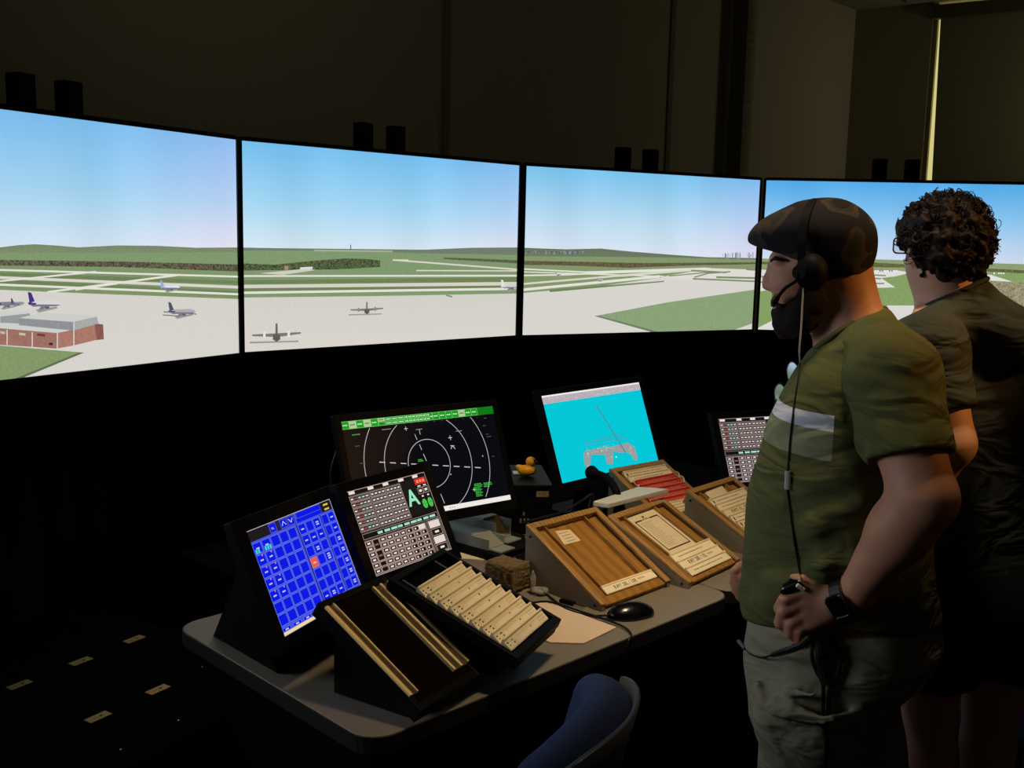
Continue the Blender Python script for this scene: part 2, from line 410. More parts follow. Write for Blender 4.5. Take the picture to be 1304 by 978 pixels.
wall_piece('wall_left', V3(-4.1, -1.4), V3(-4.1, 2.1), 0, CEIL)
DARKTRIM = mat('dark_panel_joint', (112, 106, 84), .9)
wd = Vector((.7071, .7071, 0)); wn = Vector((.7071, -.7071, 0))
for i, x in enumerate((1.031, -.401, -2.2)):
    fr = Fr((x, x + 6.13, 0), wd, ZAX); o = obj('trim_%d' % (i + 1), box(fr, -.022, .022, 0, CEIL, 0, .012), DARKTRIM); o['kind'] = 'structure'
# window with a drawn blind; daylight leaks in beside and above it
frw = Fr(W0, BD, ZAX)
WL = (W1 - W0).length
win = obj('window_1', (lambda b: (bm_box(b, frw, 0, .035, .9, CEIL, -.10, -.02), bm_box(b, frw, WL - .04, WL, .9, CEIL, -.10, -.02), bm_box(b, frw, .035, WL - .04, .9, .95, -.10, -.02), b)[-1])(bmesh.new()), mat('window_frame_paint', (150, 142, 110), .7))
win['kind'] = 'structure'
dm = bpy.data.materials.new('daylight_pane'); dm.use_nodes = True; p = dm.node_tree.nodes['Principled BSDF']
p.inputs['Emission Color'].default_value = (*lin((226, 214, 140)), 1); p.inputs['Emission Strength'].default_value = .85; p.inputs['Base Color'].default_value = (.02, .02, .02, 1)
obj('window_pane', box(frw, .035, WL - .04, .95, CEIL, -.09, -.08), dm, win)
bl = thing('roller_blind', 'olive grey roller blind drawn down over the window at far right', 'blind', tuple(frw(1.2, 0, 0)))
bb = bmesh.new(); lo = [frw(.118, .93, .004), frw(WL, .93, .004), frw(WL, 3.47, .004), frw(.058, 3.47, .004)]
bm_hull_prism(bb, lo, [v + frw.z * .003 for v in lo])
obj('blind_cloth', bb, mat('blind_fabric', (128, 126, 96), .9, bump=.1, bump_scale=500), bl)
obj('blind_headrail', box(frw, .0, WL, 3.47, 3.572, -.01, .05), mat('headrail_paint', (84, 76, 44), .7), bl)
obj('blind_bottom_bar', box(frw, .10, WL, .905, .93, .0, .014), mat('headrail_paint', (84, 76, 44), .7), bl)

# ================================================================== simulator displays
TW, TH, TZ = 1.43, .804, 1.224
TVS = [(-1.058 - .502 * TW, 3.898 - .865 * TW, -1.045), (-1.045, 3.928, -.741), (.043, 4.908, -.482), (1.344, 5.569, .086)]
def clip_poly(pts, cols, w, h):
    P = [(p[0], p[1], *c) for p, c in zip(pts, cols)]
    for ax, lim, sg in ((0, 0, 1), (0, w, -1), (1, 0, 1), (1, h, -1)):
        out = []
        for i in range(len(P)):
            a, b = P[i - 1], P[i]; ia = (a[ax] - lim) * sg >= 0; ib = (b[ax] - lim) * sg >= 0
            if ia != ib:
                t = (lim - a[ax]) / (b[ax] - a[ax]); out.append(tuple(x + (y - x) * t for x, y in zip(a, b)))
            if ib: out.append(b)
        P = out
        if not P: return [], []
    return [p[:2] for p in P], [p[2:] for p in P]
class TVPaint(Paint):
    def loc(s, x, y):
        p = at_plane(x, y, s.fr.o, s.fr.z) - s.fr.o; return (p.dot(s.fr.x), p.dot(s.fr.y))
    def px(s, pts, col, layer=1, grain=0):
        pts = [s.loc(*p) for p in pts]; cols = col if hasattr(col[0], '__len__') else [col] * len(pts)
        pts, cols = clip_poly(pts, cols, TW, TH)
        if len(pts) > 2: s.poly(pts, cols, layer, grain)
    def band(s, top, bot, col, layer=1, grain=0, col2=None):
        """strip between two polylines given left to right"""
        xs = sorted(set([p[0] for p in top] + [p[0] for p in bot]))
        f = lambda L, x: float(np.interp(x, [p[0] for p in L], [p[1] for p in L])); c2 = col2 or col
        for a, b in zip(xs, xs[1:]): s.px([(a, f(top, a)), (b, f(top, b)), (b, f(bot, b)), (a, f(bot, a))], [col, col, c2, c2], layer, grain)
    def ln(s, p, q, t, col, layer=3, t2=None):
        t2 = t if t2 is None else t2; s.px([(p[0], p[1] - t / 2), (q[0], q[1] - t2 / 2), (q[0], q[1] + t2 / 2), (p[0], p[1] + t / 2)], col, layer)
    def plane(s, x, y, w, body, tail, kind='side'):
        q = w / 40
        P = lambda pts, c, l=8: s.px([(x + a * q, y + b * q) for a, b in pts], c, l)
        if kind == 'side':     # seen from beside, nose to the right
            P([(-17, .5), (19, .8), (15, 2.6), (-13, 3.2)], (118, 120, 134), 9)
            P([(-18, -1), (-14, -3), (12, -4), (18, -2.5), (20, 0), (16, 2), (-12, 2.5), (-18, 1)], body)
            P([(-19, -14), (-15, -13), (-11, -3), (-17, -1)], tail, 9); P([(-19, -2), (-9, -1), (-10, 2), (-18, 1)], tail, 9)
            P([(-2, 1), (6, 1), (-1, 6), (-7, 7)], (120, 122, 130), 9); P([(1, 3), (6, 3), (6, 5.5), (1, 5.5)], (90, 90, 110), 10)
            P([(-10, 7), (14, 3), (16, 5), (-6, 10)], (150, 150, 148), 7)
        else:                  # seen from behind, wings spread
            P([(-20, -2), (20, -4), (20, -2.6), (2, 0), (-2, 0), (-20, -.6)], (120, 122, 118))
            P([(-2.6, -2), (2.6, -2), (3.2, 2), (0, 4), (-3.2, 2)], (90, 92, 88), 9); P([(-.8, -11), (.8, -11), (1, -1), (-1, -1)], tail, 9)
            P([(-11, -4), (-9, -4), (-9, 1), (-11, 1)], body, 9); P([(9, -5), (11, -5), (11, 0), (9, 0)], body, 9)
            P([(-22, 4), (18, 3), (18, 4.2), (-22, 5.4)], (150, 150, 145), 7)
G = dict(grass=(132, 152, 108), grass2=(112, 130, 88), apron=(214, 211, 204), road=(226, 226, 214), tree=(72, 84, 58), hill=(108, 120, 100))
def sky(tp, top, mid, low, hor, tint=(1, 1, 1), side=None):
    NU, NV = 20, 18
    for i in range(NU):
        for j in range(NV):
            def c(u, v):
                yb = v * TH; t = (yb - hor) / (TH - hor)
                if t < 0: k = lambda a: a; base = G['apron']
                elif t < .5: base = [low[q] + (mid[q] - low[q]) * (t / .5) ** 1.25 for q in range(3)]
                else: base = [mid[q] + (top[q] - mid[q]) * ((t - .5) / .5) for q in range(3)]
                bl_ = 3 * math.sin(u * 17 + v * 3) + 2 * math.sin(u * 31)      # faint vertical banding of the panel
                pk = max(0, (u - .62) / .38) if side else 0
                return tuple(max(0, min(250, base[q] * tint[q] + bl_ + (side[q] * pk if side else 0))) for q in range(3))
            u0, u1, v0, v1 = i / NU, (i + 1) / NU, j / NV, (j + 1) / NV
            tp.poly([(u0 * TW, v0 * TH), (u1 * TW, v0 * TH), (u1 * TW, v1 * TH), (u0 * TW, v1 * TH)], [c(u0, v0), c(u1, v0), c(u1, v1), c(u0, v1)], 0)
def picture(n, tp):
    rnd = random.Random(n)
    if n == 0:
        sky(tp, (124, 188, 236), (164, 210, 240), (220, 230, 240), .345, side=(22, 0, 4))
        tp.band([(-600, 318), (0, 315), (25, 312), (45, 311), (70, 312.5), (100, 315), (150, 312.5), (200, 313), (250, 315.5), (310, 315)], [(-600, 345), (310, 345)], (120, 134, 104), 1, .10, (138, 156, 118))
        tp.band([(-600, 321), (120, 322), (310, 321)], [(-600, 350), (310, 352)], (128, 152, 110), 2, .06)
        tp.band([(-600, 330), (0, 331), (150, 333), (310, 337)], [(-600, 337), (0, 338), (150, 340), (310, 346)], (92, 88, 70), 3, .8)
        tp.band([(-600, 337), (0, 338), (150, 341), (310, 346)], [(-600, 371), (0, 371), (120, 375), (310, 382)], (126, 146, 104), 2, .08)
        tp.band([(0, 347), (310, 358)], [(0, 353), (310, 362)], G['grass2'], 3, .08); tp.band([(0, 356), (310, 371)], [(0, 361), (310, 378)], G['grass2'], 3, .08)
        tp.ln((-60, 342), (310, 352.5), 2.4, G['road'], 4); tp.ln((-60, 351), (310, 366), 3.6, (218, 214, 204), 4); tp.ln((-60, 360), (310, 375), 2.8, G['road'], 4)
        tp.ln((-600, 328), (-60, 342), 2.4, G['road'], 4); tp.ln((-600, 330), (-60, 351), 3.6, (218, 214, 204), 4); tp.ln((-600, 338), (-60, 360), 2.8, G['road'], 4)
        tp.ln((0, 358), (122, 346), 2.2, G['road'], 5); tp.ln((60, 372), (228, 350), 2.6, G['road'], 5); tp.ln((96, 369), (150, 361), 2, G['road'], 5)
        tp.band([(-600, 368), (0, 369), (120, 374), (310, 381)], [(-600, 500), (310, 500)], (213, 209, 203), 5, .03, (216, 212, 206))
        tp.px([(-600, 436), (0, 440), (107, 449), (20, 484), (-10, 496), (-600, 500)], (130, 152, 104), 6, .1)
        tp.px([(107, 449), (100, 449), (14, 484), (22, 484)], (96, 112, 84), 7)
        for a, b, c, d in (((0, 418), (72, 424), (72, 444), (0, 439)), ((-600, 414), (0, 418), (0, 439), (-600, 434))): tp.px([a, b, c, d], (158, 112, 100), 8, .15)
        tp.px([(72, 424), (93, 420), (120, 412), (131, 413), (132, 432), (122, 433), (93, 440), (72, 444)], (170, 120, 106), 8, .15)
        tp.px([(120, 412), (131, 413), (132, 432), (123, 433)], (136, 88, 82), 9, .1)
        tp.px([(-600, 410), (35, 412), (93, 420), (72, 424), (0, 418), (-600, 414)], (206, 206, 202), 9)
        tp.px([(24, 405), (93, 410), (93, 421), (24, 414)], (142, 146, 148), 10, .1); tp.px([(93, 410), (123, 403), (125, 412), (93, 421)], (168, 170, 168), 10, .1)
        tp.px([(24, 405), (52, 398), (123, 402), (93, 410)], (204, 204, 200), 10)
        tp.px([(-600, 397), (38, 396), (38, 399), (0, 403), (-600, 404)], (206, 206, 202), 9); tp.px([(0, 403), (38, 399), (38, 403), (24, 406), (24, 412), (0, 411)], (150, 154, 156), 9)
        for x, a, b in ((8, 420, 439), (40, 423, 442), (72, 424, 444), (93, 410, 440)): tp.ln((x, (a + b) / 2), (x + 1.4, (a + b) / 2), b - a, (214, 210, 206), 11)
        tp.ln((24, 425), (32, 426), 3, (206, 190, 180), 11); tp.ln((47, 426), (57, 427), 3, (110, 60, 60), 11); tp.ln((62, 438), (67, 438), 3, (60, 40, 50), 11); tp.ln((0, 423), (6, 424), 3, (200, 184, 176), 11)
        tp.plane(56, 387, 44, (216, 214, 212), (66, 52, 120)); tp.plane(8, 387, 30, (130, 128, 140), (58, 46, 112)); tp.plane(22, 386, 18, (150, 148, 156), (70, 60, 110))
        tp.plane(216, 366, 26, (222, 226, 238), (150, 168, 214)); tp.plane(231, 397, 36, (170, 170, 176), (84, 84, 104)); tp.ln((207, 401), (228, 402.5), 1.2, (110, 106, 110), 9)
        tp.ln((208, 397), (250, 400), 1.4, (120, 116, 122), 9)
    if n == 1:
        sky(tp, (116, 190, 238), (166, 214, 242), (226, 234, 240), .325, side=(16, -2, 2))
        tp.band([(300, 315), (350, 316), (446, 317), (540, 318), (600, 315.5), (670, 315)], [(300, 340), (670, 340)], (112, 124, 112), 1, .06, (118, 134, 104))
        tp.band([(300, 319), (420, 319), (520, 322), (670, 325)], [(300, 381), (670, 376)], (128, 152, 110), 2, .08)
        tp.band([(400, 318), (500, 319)], [(400, 320), (500, 321)], (170, 174, 150), 3)
        tp.ln((446, 315), (447, 315), 7, (70, 76, 78), 4)
        tp.band([(300, 335), (350, 337), (400, 332), (440, 329), (470, 330), (484, 332)], [(300, 345), (340, 344), (365, 344), (430, 343), (484, 340)], (80, 92, 62), 4, .8)
        tp.band([(565, 328), (600, 329), (670, 332)], [(565, 330), (600, 332), (670, 336)], (90, 96, 70), 4, .5)
        tp.px([(330, 348), (360, 345), (392, 342), (402, 344), (360, 350)], (206, 204, 190), 5); tp.ln((382, 342), (398, 341), 3, (220, 220, 216), 6); tp.ln((362, 341), (367, 341), 5, (168, 140, 110), 6)
        tp.ln((500, 331), (670, 344), 2, (214, 214, 196), 4); tp.ln((530, 344.5), (670, 345), 1.6, (214, 214, 196), 4); tp.ln((500, 331), (520, 331), 1.4, (214, 214, 196), 4)
        tp.band([(300, 357), (670, 353)], [(300, 362), (670, 359)], G['grass2'], 3, .08); tp.band([(300, 367), (670, 362)], [(300, 371), (670, 366)], G['grass2'], 3, .08)
        tp.ln((300, 351.5), (670, 351), 2.2, G['road'], 4); tp.ln((300, 365), (670, 361), 4.4, (214, 210, 196), 4); tp.ln((300, 373), (670, 367.5), 3, G['road'], 4)
        tp.band([(300, 379), (480, 377), (670, 373.5)], [(300, 460), (670, 440)], (210, 208, 199), 5, .03, (218, 212, 205))
        pass
        tp.plane(352, 429, 62, (226, 228, 226), (100, 102, 104), 'back'); tp.plane(467, 396, 42, (140, 142, 140), (110, 112, 112), 'back')
        tp.ln((568, 376), (576, 378), 1.6, (120, 122, 118), 9); tp.plane(650, 365, 26, (206, 206, 212), (226, 226, 230))
    if n == 2:
        sky(tp, (122, 194, 236), (180, 216, 240), (222, 230, 240), .355, side=(8, -8, 2))
        tp.band([(655, 315), (680, 316), (720, 317.5), (765, 316.5), (800, 320), (850, 324), (900, 327.5), (980, 329)], [(655, 340), (980, 340)], (104, 116, 96), 1, .1, (118, 132, 98))
        tp.band([(655, 326), (760, 327), (860, 328), (980, 331)], [(655, 375), (980, 360)], (132, 150, 106), 2, .08)
        for k in range(60):
            x = rnd.uniform(668, 742); tp.ln((x, 321.5 + rnd.uniform(-2, 2)), (x + 1.3, 321.5), rnd.uniform(1.5, 4), rnd.choice([(120, 126, 134), (150, 154, 160), (90, 98, 100)]), 3)
        for k in range(28):
            x = rnd.uniform(918, 968); tp.ln((x, 326 - rnd.uniform(0, 2)), (x + 1.1, 326), rnd.uniform(2, 8), rnd.choice([(150, 158, 178), (120, 130, 150), (176, 182, 196)]), 3)
        tp.band([(655, 332), (720, 333), (820, 335), (980, 334)], [(655, 337), (720, 338), (800, 341), (880, 338), (980, 336)], (98, 90, 66), 4, .5)
        L = G['road']
        tp.ln((655, 342), (745, 346.5), 1.8, L, 5); tp.ln((745, 346.5), (900, 341.5), 1.8, L, 5); tp.ln((655, 351), (712, 350), 2, L, 5); tp.ln((712, 350), (905, 342), 2.2, L, 5)
        tp.ln((655, 362.5), (790, 351), 2.4, (216, 214, 200), 5); tp.ln((790, 351), (890, 343), 3, (216, 214, 200), 5); tp.ln((655, 370), (840, 352), 3.4, L, 5); tp.ln((660, 346), (845, 352), 1.4, L, 5)
        tp.band([(655, 374), (760, 365), (845, 357), (845, 353), (980, 342)], [(655, 450), (980, 450)], (215, 212, 206), 5, .02)
        tp.px([(840, 353), (905, 341.5), (980, 344), (980, 359), (885, 357)], (222, 218, 212), 6)
        for a, b, t in (((882, 355), (980, 359), 2), ((884, 353), (902, 348), 1.6), ((902, 348), (930, 346), 1.6), ((912, 353), (980, 354.5), 2.4), ((880, 344.5), (925, 347), 2), ((950, 343), (980, 345), 2), ((852, 351.5), (905, 346.5), 1.4)): tp.ln(a, b, t, (126, 140, 100), 7)
        tp.px([(700, 372), (845, 359), (846, 357.5), (700, 369)], G['grass2'], 7)
        tp.px([(757, 402.5), (850, 385), (980, 366), (980, 404), (935, 420), (900, 425), (840, 424)], (138, 160, 118), 8, .1)
        tp.px([(757, 402.5), (764, 402.5), (844, 424), (834, 424)], (110, 124, 100), 9)
        tp.plane(764, 356.5, 9, (200, 202, 206), (150, 152, 160)); tp.plane(711, 349, 9, (220, 222, 226), (150, 152, 160))
    if n == 3:
        sky(tp, (84, 170, 232), (144, 200, 240), (206, 218, 240), .392)
        tp.band([(960, 329), (1050, 331), (1110, 330), (1200, 333), (1320, 337)], [(960, 352), (1320, 352)], (142, 156, 114), 1, .1)
        tp.band([(960, 333), (1040, 335), (1107, 334), (1160, 337), (1320, 345)], [(960, 336), (1040, 340), (1107, 340), (1160, 341), (1320, 349)], (98, 104, 64), 3, .5)
        tp.band([(960, 341), (1320, 349)], [(960, 480), (1320, 480)], (132, 158, 100), 2, .12)
        tp.px([(960, 343), (1010, 345), (1010, 365), (960, 372)], (220, 217, 212), 4); tp.ln((966, 352), (1000, 354), 1.8, (120, 134, 96), 5); tp.ln((966, 359), (1000, 361), 1.8, (120, 134, 96), 5)
        tp.px([(1095, 345), (1140, 344), (1160, 347), (1140, 352), (1122, 354), (1140, 366), (1095, 367)], (222, 220, 216), 4)
        for a, b in (((1108, 350), (1128, 351)), ((1108, 354), (1122, 355)), ((1108, 361), (1126, 361))): tp.ln(a, b, 1.6, (120, 134, 96), 5)
        for k in range(12): tp.ln((1108 + 3 * k, 345), (1109.6 + 3 * k, 345), 1.8, rnd.choice([(120, 124, 130), (240, 240, 240)]), 6)
        tp.px([(1130, 389), (1169, 389), (1160, 420), (1140, 460), (1110, 460), (1120, 400)], (216, 215, 212), 4)
        tp.px([(960, 432), (966, 417), (996, 402), (1000, 408), (978, 425), (960, 440)], (220, 220, 216), 4)
        tp.px([(1225, 348), (1262, 350), (1290, 359), (1240, 356)], (224, 224, 220), 4); tp.px([(1242, 358), (1320, 360), (1320, 480), (1242, 480)], (150, 140, 112), 5, .55)
        for k in range(14): tp.ln((1238 + 3 * k, 348), (1240 + 3 * k, 348), 2, rnd.choice([(150, 150, 140), (236, 236, 230)]), 6)
SCR = mat('screen_black', (8, 8, 9), .3, spec=.3)
names = ['leftmost simulator display showing brick hangars, cut by the left edge', 'simulator display showing two propeller planes on a wide apron, second from the left', 'simulator display showing crossing runways and a green triangle, third from the left', 'rightmost simulator display, behind the two standing people']
for i, (lx, ly, a) in enumerate(TVS):
    D = Vector((math.cos(a), -math.sin(a), 0)); fr = Fr((lx, ly, TZ), D, ZAX)
    c = fr(TW / 2, 0, -.1)
    t = thing('simulator_display', names[i], 'display', (c.x, c.y, 0), 0, 'simulator displays around the desk')
    bz = bmesh.new(); B = .011
    bm_box(bz, fr, -B, 0, -B - .006, TH + B, -.03, .006); bm_box(bz, fr, TW, TW + B, -B - .006, TH + B, -.03, .006)
    bm_box(bz, fr, 0, TW, TH, TH + B + .005, -.03, .006); bm_box(bz, fr, 0, TW, -B - .006, 0, -.03, .006)
    obj('bezel', bz, GLOSSB, t)
    obj('back_case', box(fr, -.005, TW + .005, -.005, TH + .005, -.075, -.002), BLACKM, t)
    tp = TVPaint(fr, .00012); picture(i, tp); tp.build('screen_picture', GLOW, t)
    mid = {0: .5, 1: .495, 2: .49, 3: .49}[i] * TW
    for sx in (-.085, .085):
        obj('mount_post', box(fr, mid + sx - .034, mid + sx + .034, -TZ + .02, TH + .13, -.135, -.08), BLACKM, t, bevel=.003)
    obj('mount_foot', box(fr, mid - .25, mid + .25, -TZ, -TZ + .02, -.34, -.06), BLACKM, t, bevel=.003)
# black skirts hide the stands below the displays
SKIRT = mat('black_curtain_cloth', (9, 9, 9), .95, spec=.1, bump=.2, bump_scale=80)
sk = ['leftmost display', 'display with two propeller planes', 'display with the crossing runways', 'rightmost display']
for i, (lx, ly, a) in enumerate(TVS):
    D = Vector((math.cos(a), -math.sin(a), 0)); fr = Fr((lx, ly, 0), D, ZAX); bm = bmesh.new(); N = 80
    rows = []
    for z in (.01, .6, TZ - .02):
        rows.append([bm.verts.new(fr(-.04 + (TW + .08) * k / N, z, -.045 + .008 * math.sin(k * .9) * (1.2 - z * .6))) for k in range(N + 1)])
    for r0, r1 in zip(rows, rows[1:]):
        for k in range(N): bm.faces.new((r0[k], r0[k + 1], r1[k + 1], r1[k]))
    o = obj('skirt_curtain', bm, SKIRT, smooth=True); sm = o.modifiers.new('thick', 'SOLIDIFY'); sm.thickness = .004
    set_tags(o, 'black cloth skirt hanging below the ' + sk[i], 'curtain', 'cloth skirts under the displays')
# ---- PART3
# ================================================================== desk
DO = Vector((-.25, 1.79, 0)); DU = Vector((.70711, .70711, 0)); DV = Vector((-.70711, .70711, 0))
DF = Fr(DO, DU, DV)
def UV(u, v, z=0): return DF(u, v, z)
def dvec(a, b): return DU * a + DV * b
def table(name, label, u0, u1, v0, v1, group, ledge):
    c = UV((u0 + u1) / 2, (v0 + v1) / 2)
    t = thing(name, label, 'desk', (c.x, c.y, 0), 0, group)
    rr = [(a + u0, b + v0) for a, b in round_rect(u1 - u0, v1 - v0, .06)]
    obj('desk_top', prism([UV(a, b, .708) for a, b in rr], [UV(a, b, .74) for a, b in rr]), DESKTOP, t, bevel=.002)
    r2 = [(a + u0 - .003, b + v0 - .003) for a, b in round_rect(u1 - u0 + .006, v1 - v0 + .006, .063)]
    obj('edge_band', prism([UV(a, b, .704) for a, b in r2], [UV(a, b, .7375) for a, b in r2]), mat('black_edge_band', (16, 14, 13), .6), t)
    for u in (u0 + .09, u1 - .12):
        obj('leg', box(DF, u, u + .03, v0 + .12, v1 - .05, 0, .704), BLACKM, t)
    obj('modesty_panel', box(DF, u0 + .12, u1 - .12, v0 + .30, v0 + .32, .12, .704), BLACKM, t)
    return t
table('control_desk', 'beige-topped console desk with a rounded corner, carrying the black strip bays and touch monitors', 0, 1.222, 0, .78, 'console desks', 1)
table('control_desk', 'second beige-topped console desk, mostly behind the man in olive', 1.228, 2.55, 0, .46, 'console desks', 1)
sh = thing('equipment_shelf', 'low black equipment shelf running behind the desks', 'shelf', tuple(UV(1.3, 1.05)))
SHB = mat('dull_black_laminate', (7, 7, 7), .95, spec=.02)
obj('shelf_top', prism([UV(a, b, .715) for a, b in ((.28, .79), (1.23, .79), (1.23, .47), (2.5, .47), (2.5, 1.32), (.28, 1.32))], [UV(a, b, .74) for a, b in ((.28, .79), (1.23, .79), (1.23, .47), (2.5, .47), (2.5, 1.32), (.28, 1.32))]), SHB, sh)
for u in (.30, 1.36, 2.45): obj('side_panel', box(DF, u, u + .03, .80, 1.30, 0, .715), BLACKM, sh)

# ------------------------------------------------------------------ small displays on the desks
def monitor(name, label, c, yaw, tilt, W, H, rim=(.02, .02, .02, .03), depth=.045, foot=True, group=None, foot_fn=None, base_z=.74):
    c = Vector(c); D = Vector((math.cos(yaw), math.sin(yaw), 0)); N = Vector((D.y, -D.x, 0)); Up = Vector(ZAX) * math.cos(tilt) - N * math.sin(tilt)
    o = c - D * W / 2 - Up * H / 2; fr = Fr(o, D, Up)
    b = c - N * .09; t = thing(name, label, 'monitor', (b.x, b.y, base_z), 0, group)
    l, r, tp, bt = rim; bz = bmesh.new()
    bm_box(bz, fr, -l, 0, -bt, H + tp, -.02, .004); bm_box(bz, fr, W, W + r, -bt, H + tp, -.02, .004)
    bm_box(bz, fr, 0, W, H, H + tp, -.02, .004); bm_box(bz, fr, 0, W, -bt, 0, -.02, .004)
    obj('bezel', bz, BLACK, t, bevel=.002)
    rr = [(a - l + .004, b_ - bt + .004) for a, b_ in round_rect(W + l + r - .008, H + tp + bt - .008, .01)]
    obj('back_case', prism([fr(a, b_, -.003) for a, b_ in rr], [fr(W / 2 + (a - W / 2) * .86, H / 2 + (b_ - H / 2) * .86, -depth) for a, b_ in rr]), BLACK, t)
    if foot:
        m = bmesh.new(); f2 = Fr((b.x, b.y, 0), D, -N)
        top = fr(W / 2, H * .45, -depth + .002)
        bm_hull_prism(m, [f2(-.03, -.012, base_z), f2(.03, -.012, base_z), f2(.03, .012, base_z), f2(-.03, .012, base_z)],
                      [top - D * .03 - fr.z * .0, top + D * .03, top + D * .03 - fr.z * .022, top - D * .03 - fr.z * .022])
        obj('stand_neck', m, BLACK, t)
        q = [(a - .11, b_ - .085) for a, b_ in round_rect(.22, .17, .03)]
        obj('stand_base', prism([f2(a, b_, base_z) for a, b_ in q], [f2(a * .96, b_ * .96, base_z + .012) for a, b_ in q]), BLACK, t)
    return t, fr
GREY, WHITE_, PINKW = (198, 190, 190), (236, 234, 230), (206, 184, 178)

# radar scope
t, fr = monitor('radar_monitor', 'wide black monitor showing radar range rings under a green toolbar', (-.235, 2.907, 1.03), .672, .358, .53, .294)
p = Paint(fr, .0002); W, H = .53, .294; rnd = random.Random(4)
p.rect(0, 0, W, H, (6, 7, 14), 0)
GR = (22, 150, 30)
p.rect(0, H - .024, W, H, (14, 120, 22), 2)
x = 0; k = 0
while x < .46:
    wd_ = .0235 if not .13 < x < .30 else .021 if x < .2 else .0125
    two = .11 < x < .29
    pale = k in (1, 3, 5, 21, 26)
    for (b0, b1) in (((H - .023, H - .0125), (H - .0115, H - .001)) if two else ((H - .023, H - .001),)):
        p.frame(x, b0, x + wd_, b1, .0007, (150, 226, 140), 4); p.rect(x + .001, b0 + .001, x + wd_ - .001, b1 - .001, (176, 200, 150) if pale and b0 > H - .013 or pale and not two else GR, 3)
        n = max(1, int(wd_ / .006)) if wd_ < .02 else 3
        for q in range(n): p.rect(x + .004 + q * .005, (b0 + b1) / 2 - .0016, x + .0075 + q * .005, (b0 + b1) / 2 + .0016, (220, 250, 214) if not pale else (60, 60, 40), 5)
    x += wd_; k += 1
cx, cy = .263, .148; cl = (.001, .016, W - .001, H - .025)
for R, tk in ((.072, .0018), (.15, .0018), (.215, .0018)):
    p.arc(cx, cy - .004, R, tk, (186, 188, 190), 3, 72, clip=cl)
def rp(x, y):
    q = at_plane(x, y, fr.o, fr.z) - fr.o; return (q.dot(fr.x), q.dot(fr.y))
for k in range(10):     # extended centrelines, dashed
    a, b = rp(483 + 13.5 * k, 588.5 + .75 * k), rp(483 + 13.5 * k + 7.5, 588.9 + .75 * k); p.line(a, b, .0026, (196, 196, 198), 3)
for a, b in (((528, 553), (531, 560)), ((534, 566), (537, 573)), ((539, 578), (543, 587)), ((561, 629), (566, 641))): p.line(rp(*a), rp(*b), .0017, (200, 200, 200), 3)
def cross(x, y, s, c=(210, 212, 212)): p.line((x - s, y), (x + s, y), .0016, c, 4); p.line((x, y - s), (x, y + s), .0016, c, 4)
cross(.352, .212, .007); cross(.205, .254, .006); cross(.402, .048, .006)
p.line((.347, .188), (.361, .186), .002, (200, 200, 200), 4); p.line((.354, .188), (.347, .178), .002, (200, 200, 200), 4); p.line((.354, .188), (.362, .177), .002, (200, 200, 200), 4)
for x, y, l in ((.125, .258, .03), (.238, .247, .022), (.376, .228, .022), (.485, .2, .018), (.484, .208, .01), (.49, .138, .01), (.03, .22, .016), (.036, .17, .018), (.05, .12, .014), (.478, .235, .012), (.488, .258, .01)): p.rect(x, y, x + l, y + .0016, (150, 154, 158) if l > .02 else (84, 92, 100), 4)
p.rect(.249, .232, .2505, .247, (200, 200, 200), 4)
p.rect(.328, .102, .331, .105, (220, 220, 220), 4); p.rect(.455, .142, .458, .146, (190, 190, 190), 4)
def scrawl(x0, y0, w_, rows, lh, c, s=.0022, seed=1):
    r = random.Random(seed)
    for i in range(rows):
        x = x0
        while x < x0 + w_ * r.uniform(.6, 1):
            q = r.uniform(.5, 1.6) * s; p.rect(x, y0 - i * lh, x + q, y0 - i * lh + lh * .55, c, 5); x += q + s * .55
scrawl(.405, .062, .03, 9, .0045, (60, 216, 70), seed=3); scrawl(.44, .060, .035, 3, .005, (60, 216, 70), seed=5); scrawl(.226, .158, .022, 2, .0045, (60, 216, 70), seed=7); scrawl(.028, .252, .034, 1, .0045, (60, 200, 70), seed=8)
for k in range(11): scrawl(.2 + k * .026, .268 - .0006 * k, .006, 1, .003, (70, 78, 88), .0015, seed=20 + k)
p.rect(0, 0, W, .0145, (238, 234, 226), 4)
for k in range(3): p.disc(.305 + k * .008, .007, .0017, .002, (120, 120, 120), 5)
p.build('screen_picture', GLOW, t)

# ground chart, cyan
t, fr = monitor('ground_chart_monitor', 'monitor showing a bright cyan airfield chart, behind the strip bay with red strips', (.315, 3.436, 1.040), .815, .354, .534, .2915)
W, H = .534, .2915; p = Paint(fr, .0002); CY = (0, 198, 214); AP = (150, 156, 158)
p.rect(0, 0, W, H, CY, 0); p.rect(0, H - .005, W, H, (244, 240, 232), 2); p.rect(0, H - .028, W, H - .005, (206, 196, 202), 2)
rnd = random.Random(8)
for r_ in range(2):
    x = .004
    while x < W - .012:
        q = rnd.choice((.009, .012, .014)); p.frame(x, H - .0265 + r_ * .0105, x + q, H - .0175 + r_ * .0105, .0009, (128, 116, 130), 3)
        if rnd.random() < .6: p.rect(x + .003, H - .0235 + r_ * .0105, x + q - .003, H - .021 + r_ * .0105, (150, 138, 146), 4)
        x += q + .0015
def teal(x, y):
    q = at_plane(x, y, fr.o, fr.z) - fr.o; return (q.dot(fr.x), q.dot(fr.y))
def cr3(X, Y): return teal(640 + X * .2658, 470 + Y * .2658)
p.poly([cr3(*a) for a in ((385, 405), (400, 392), (530, 370), (600, 352), (632, 372), (648, 432), (632, 440), (612, 405), (590, 398), (560, 402), (530, 392), (528, 455), (500, 455), (490, 410), (425, 410), (418, 470), (405, 482), (392, 450))], AP, 2)
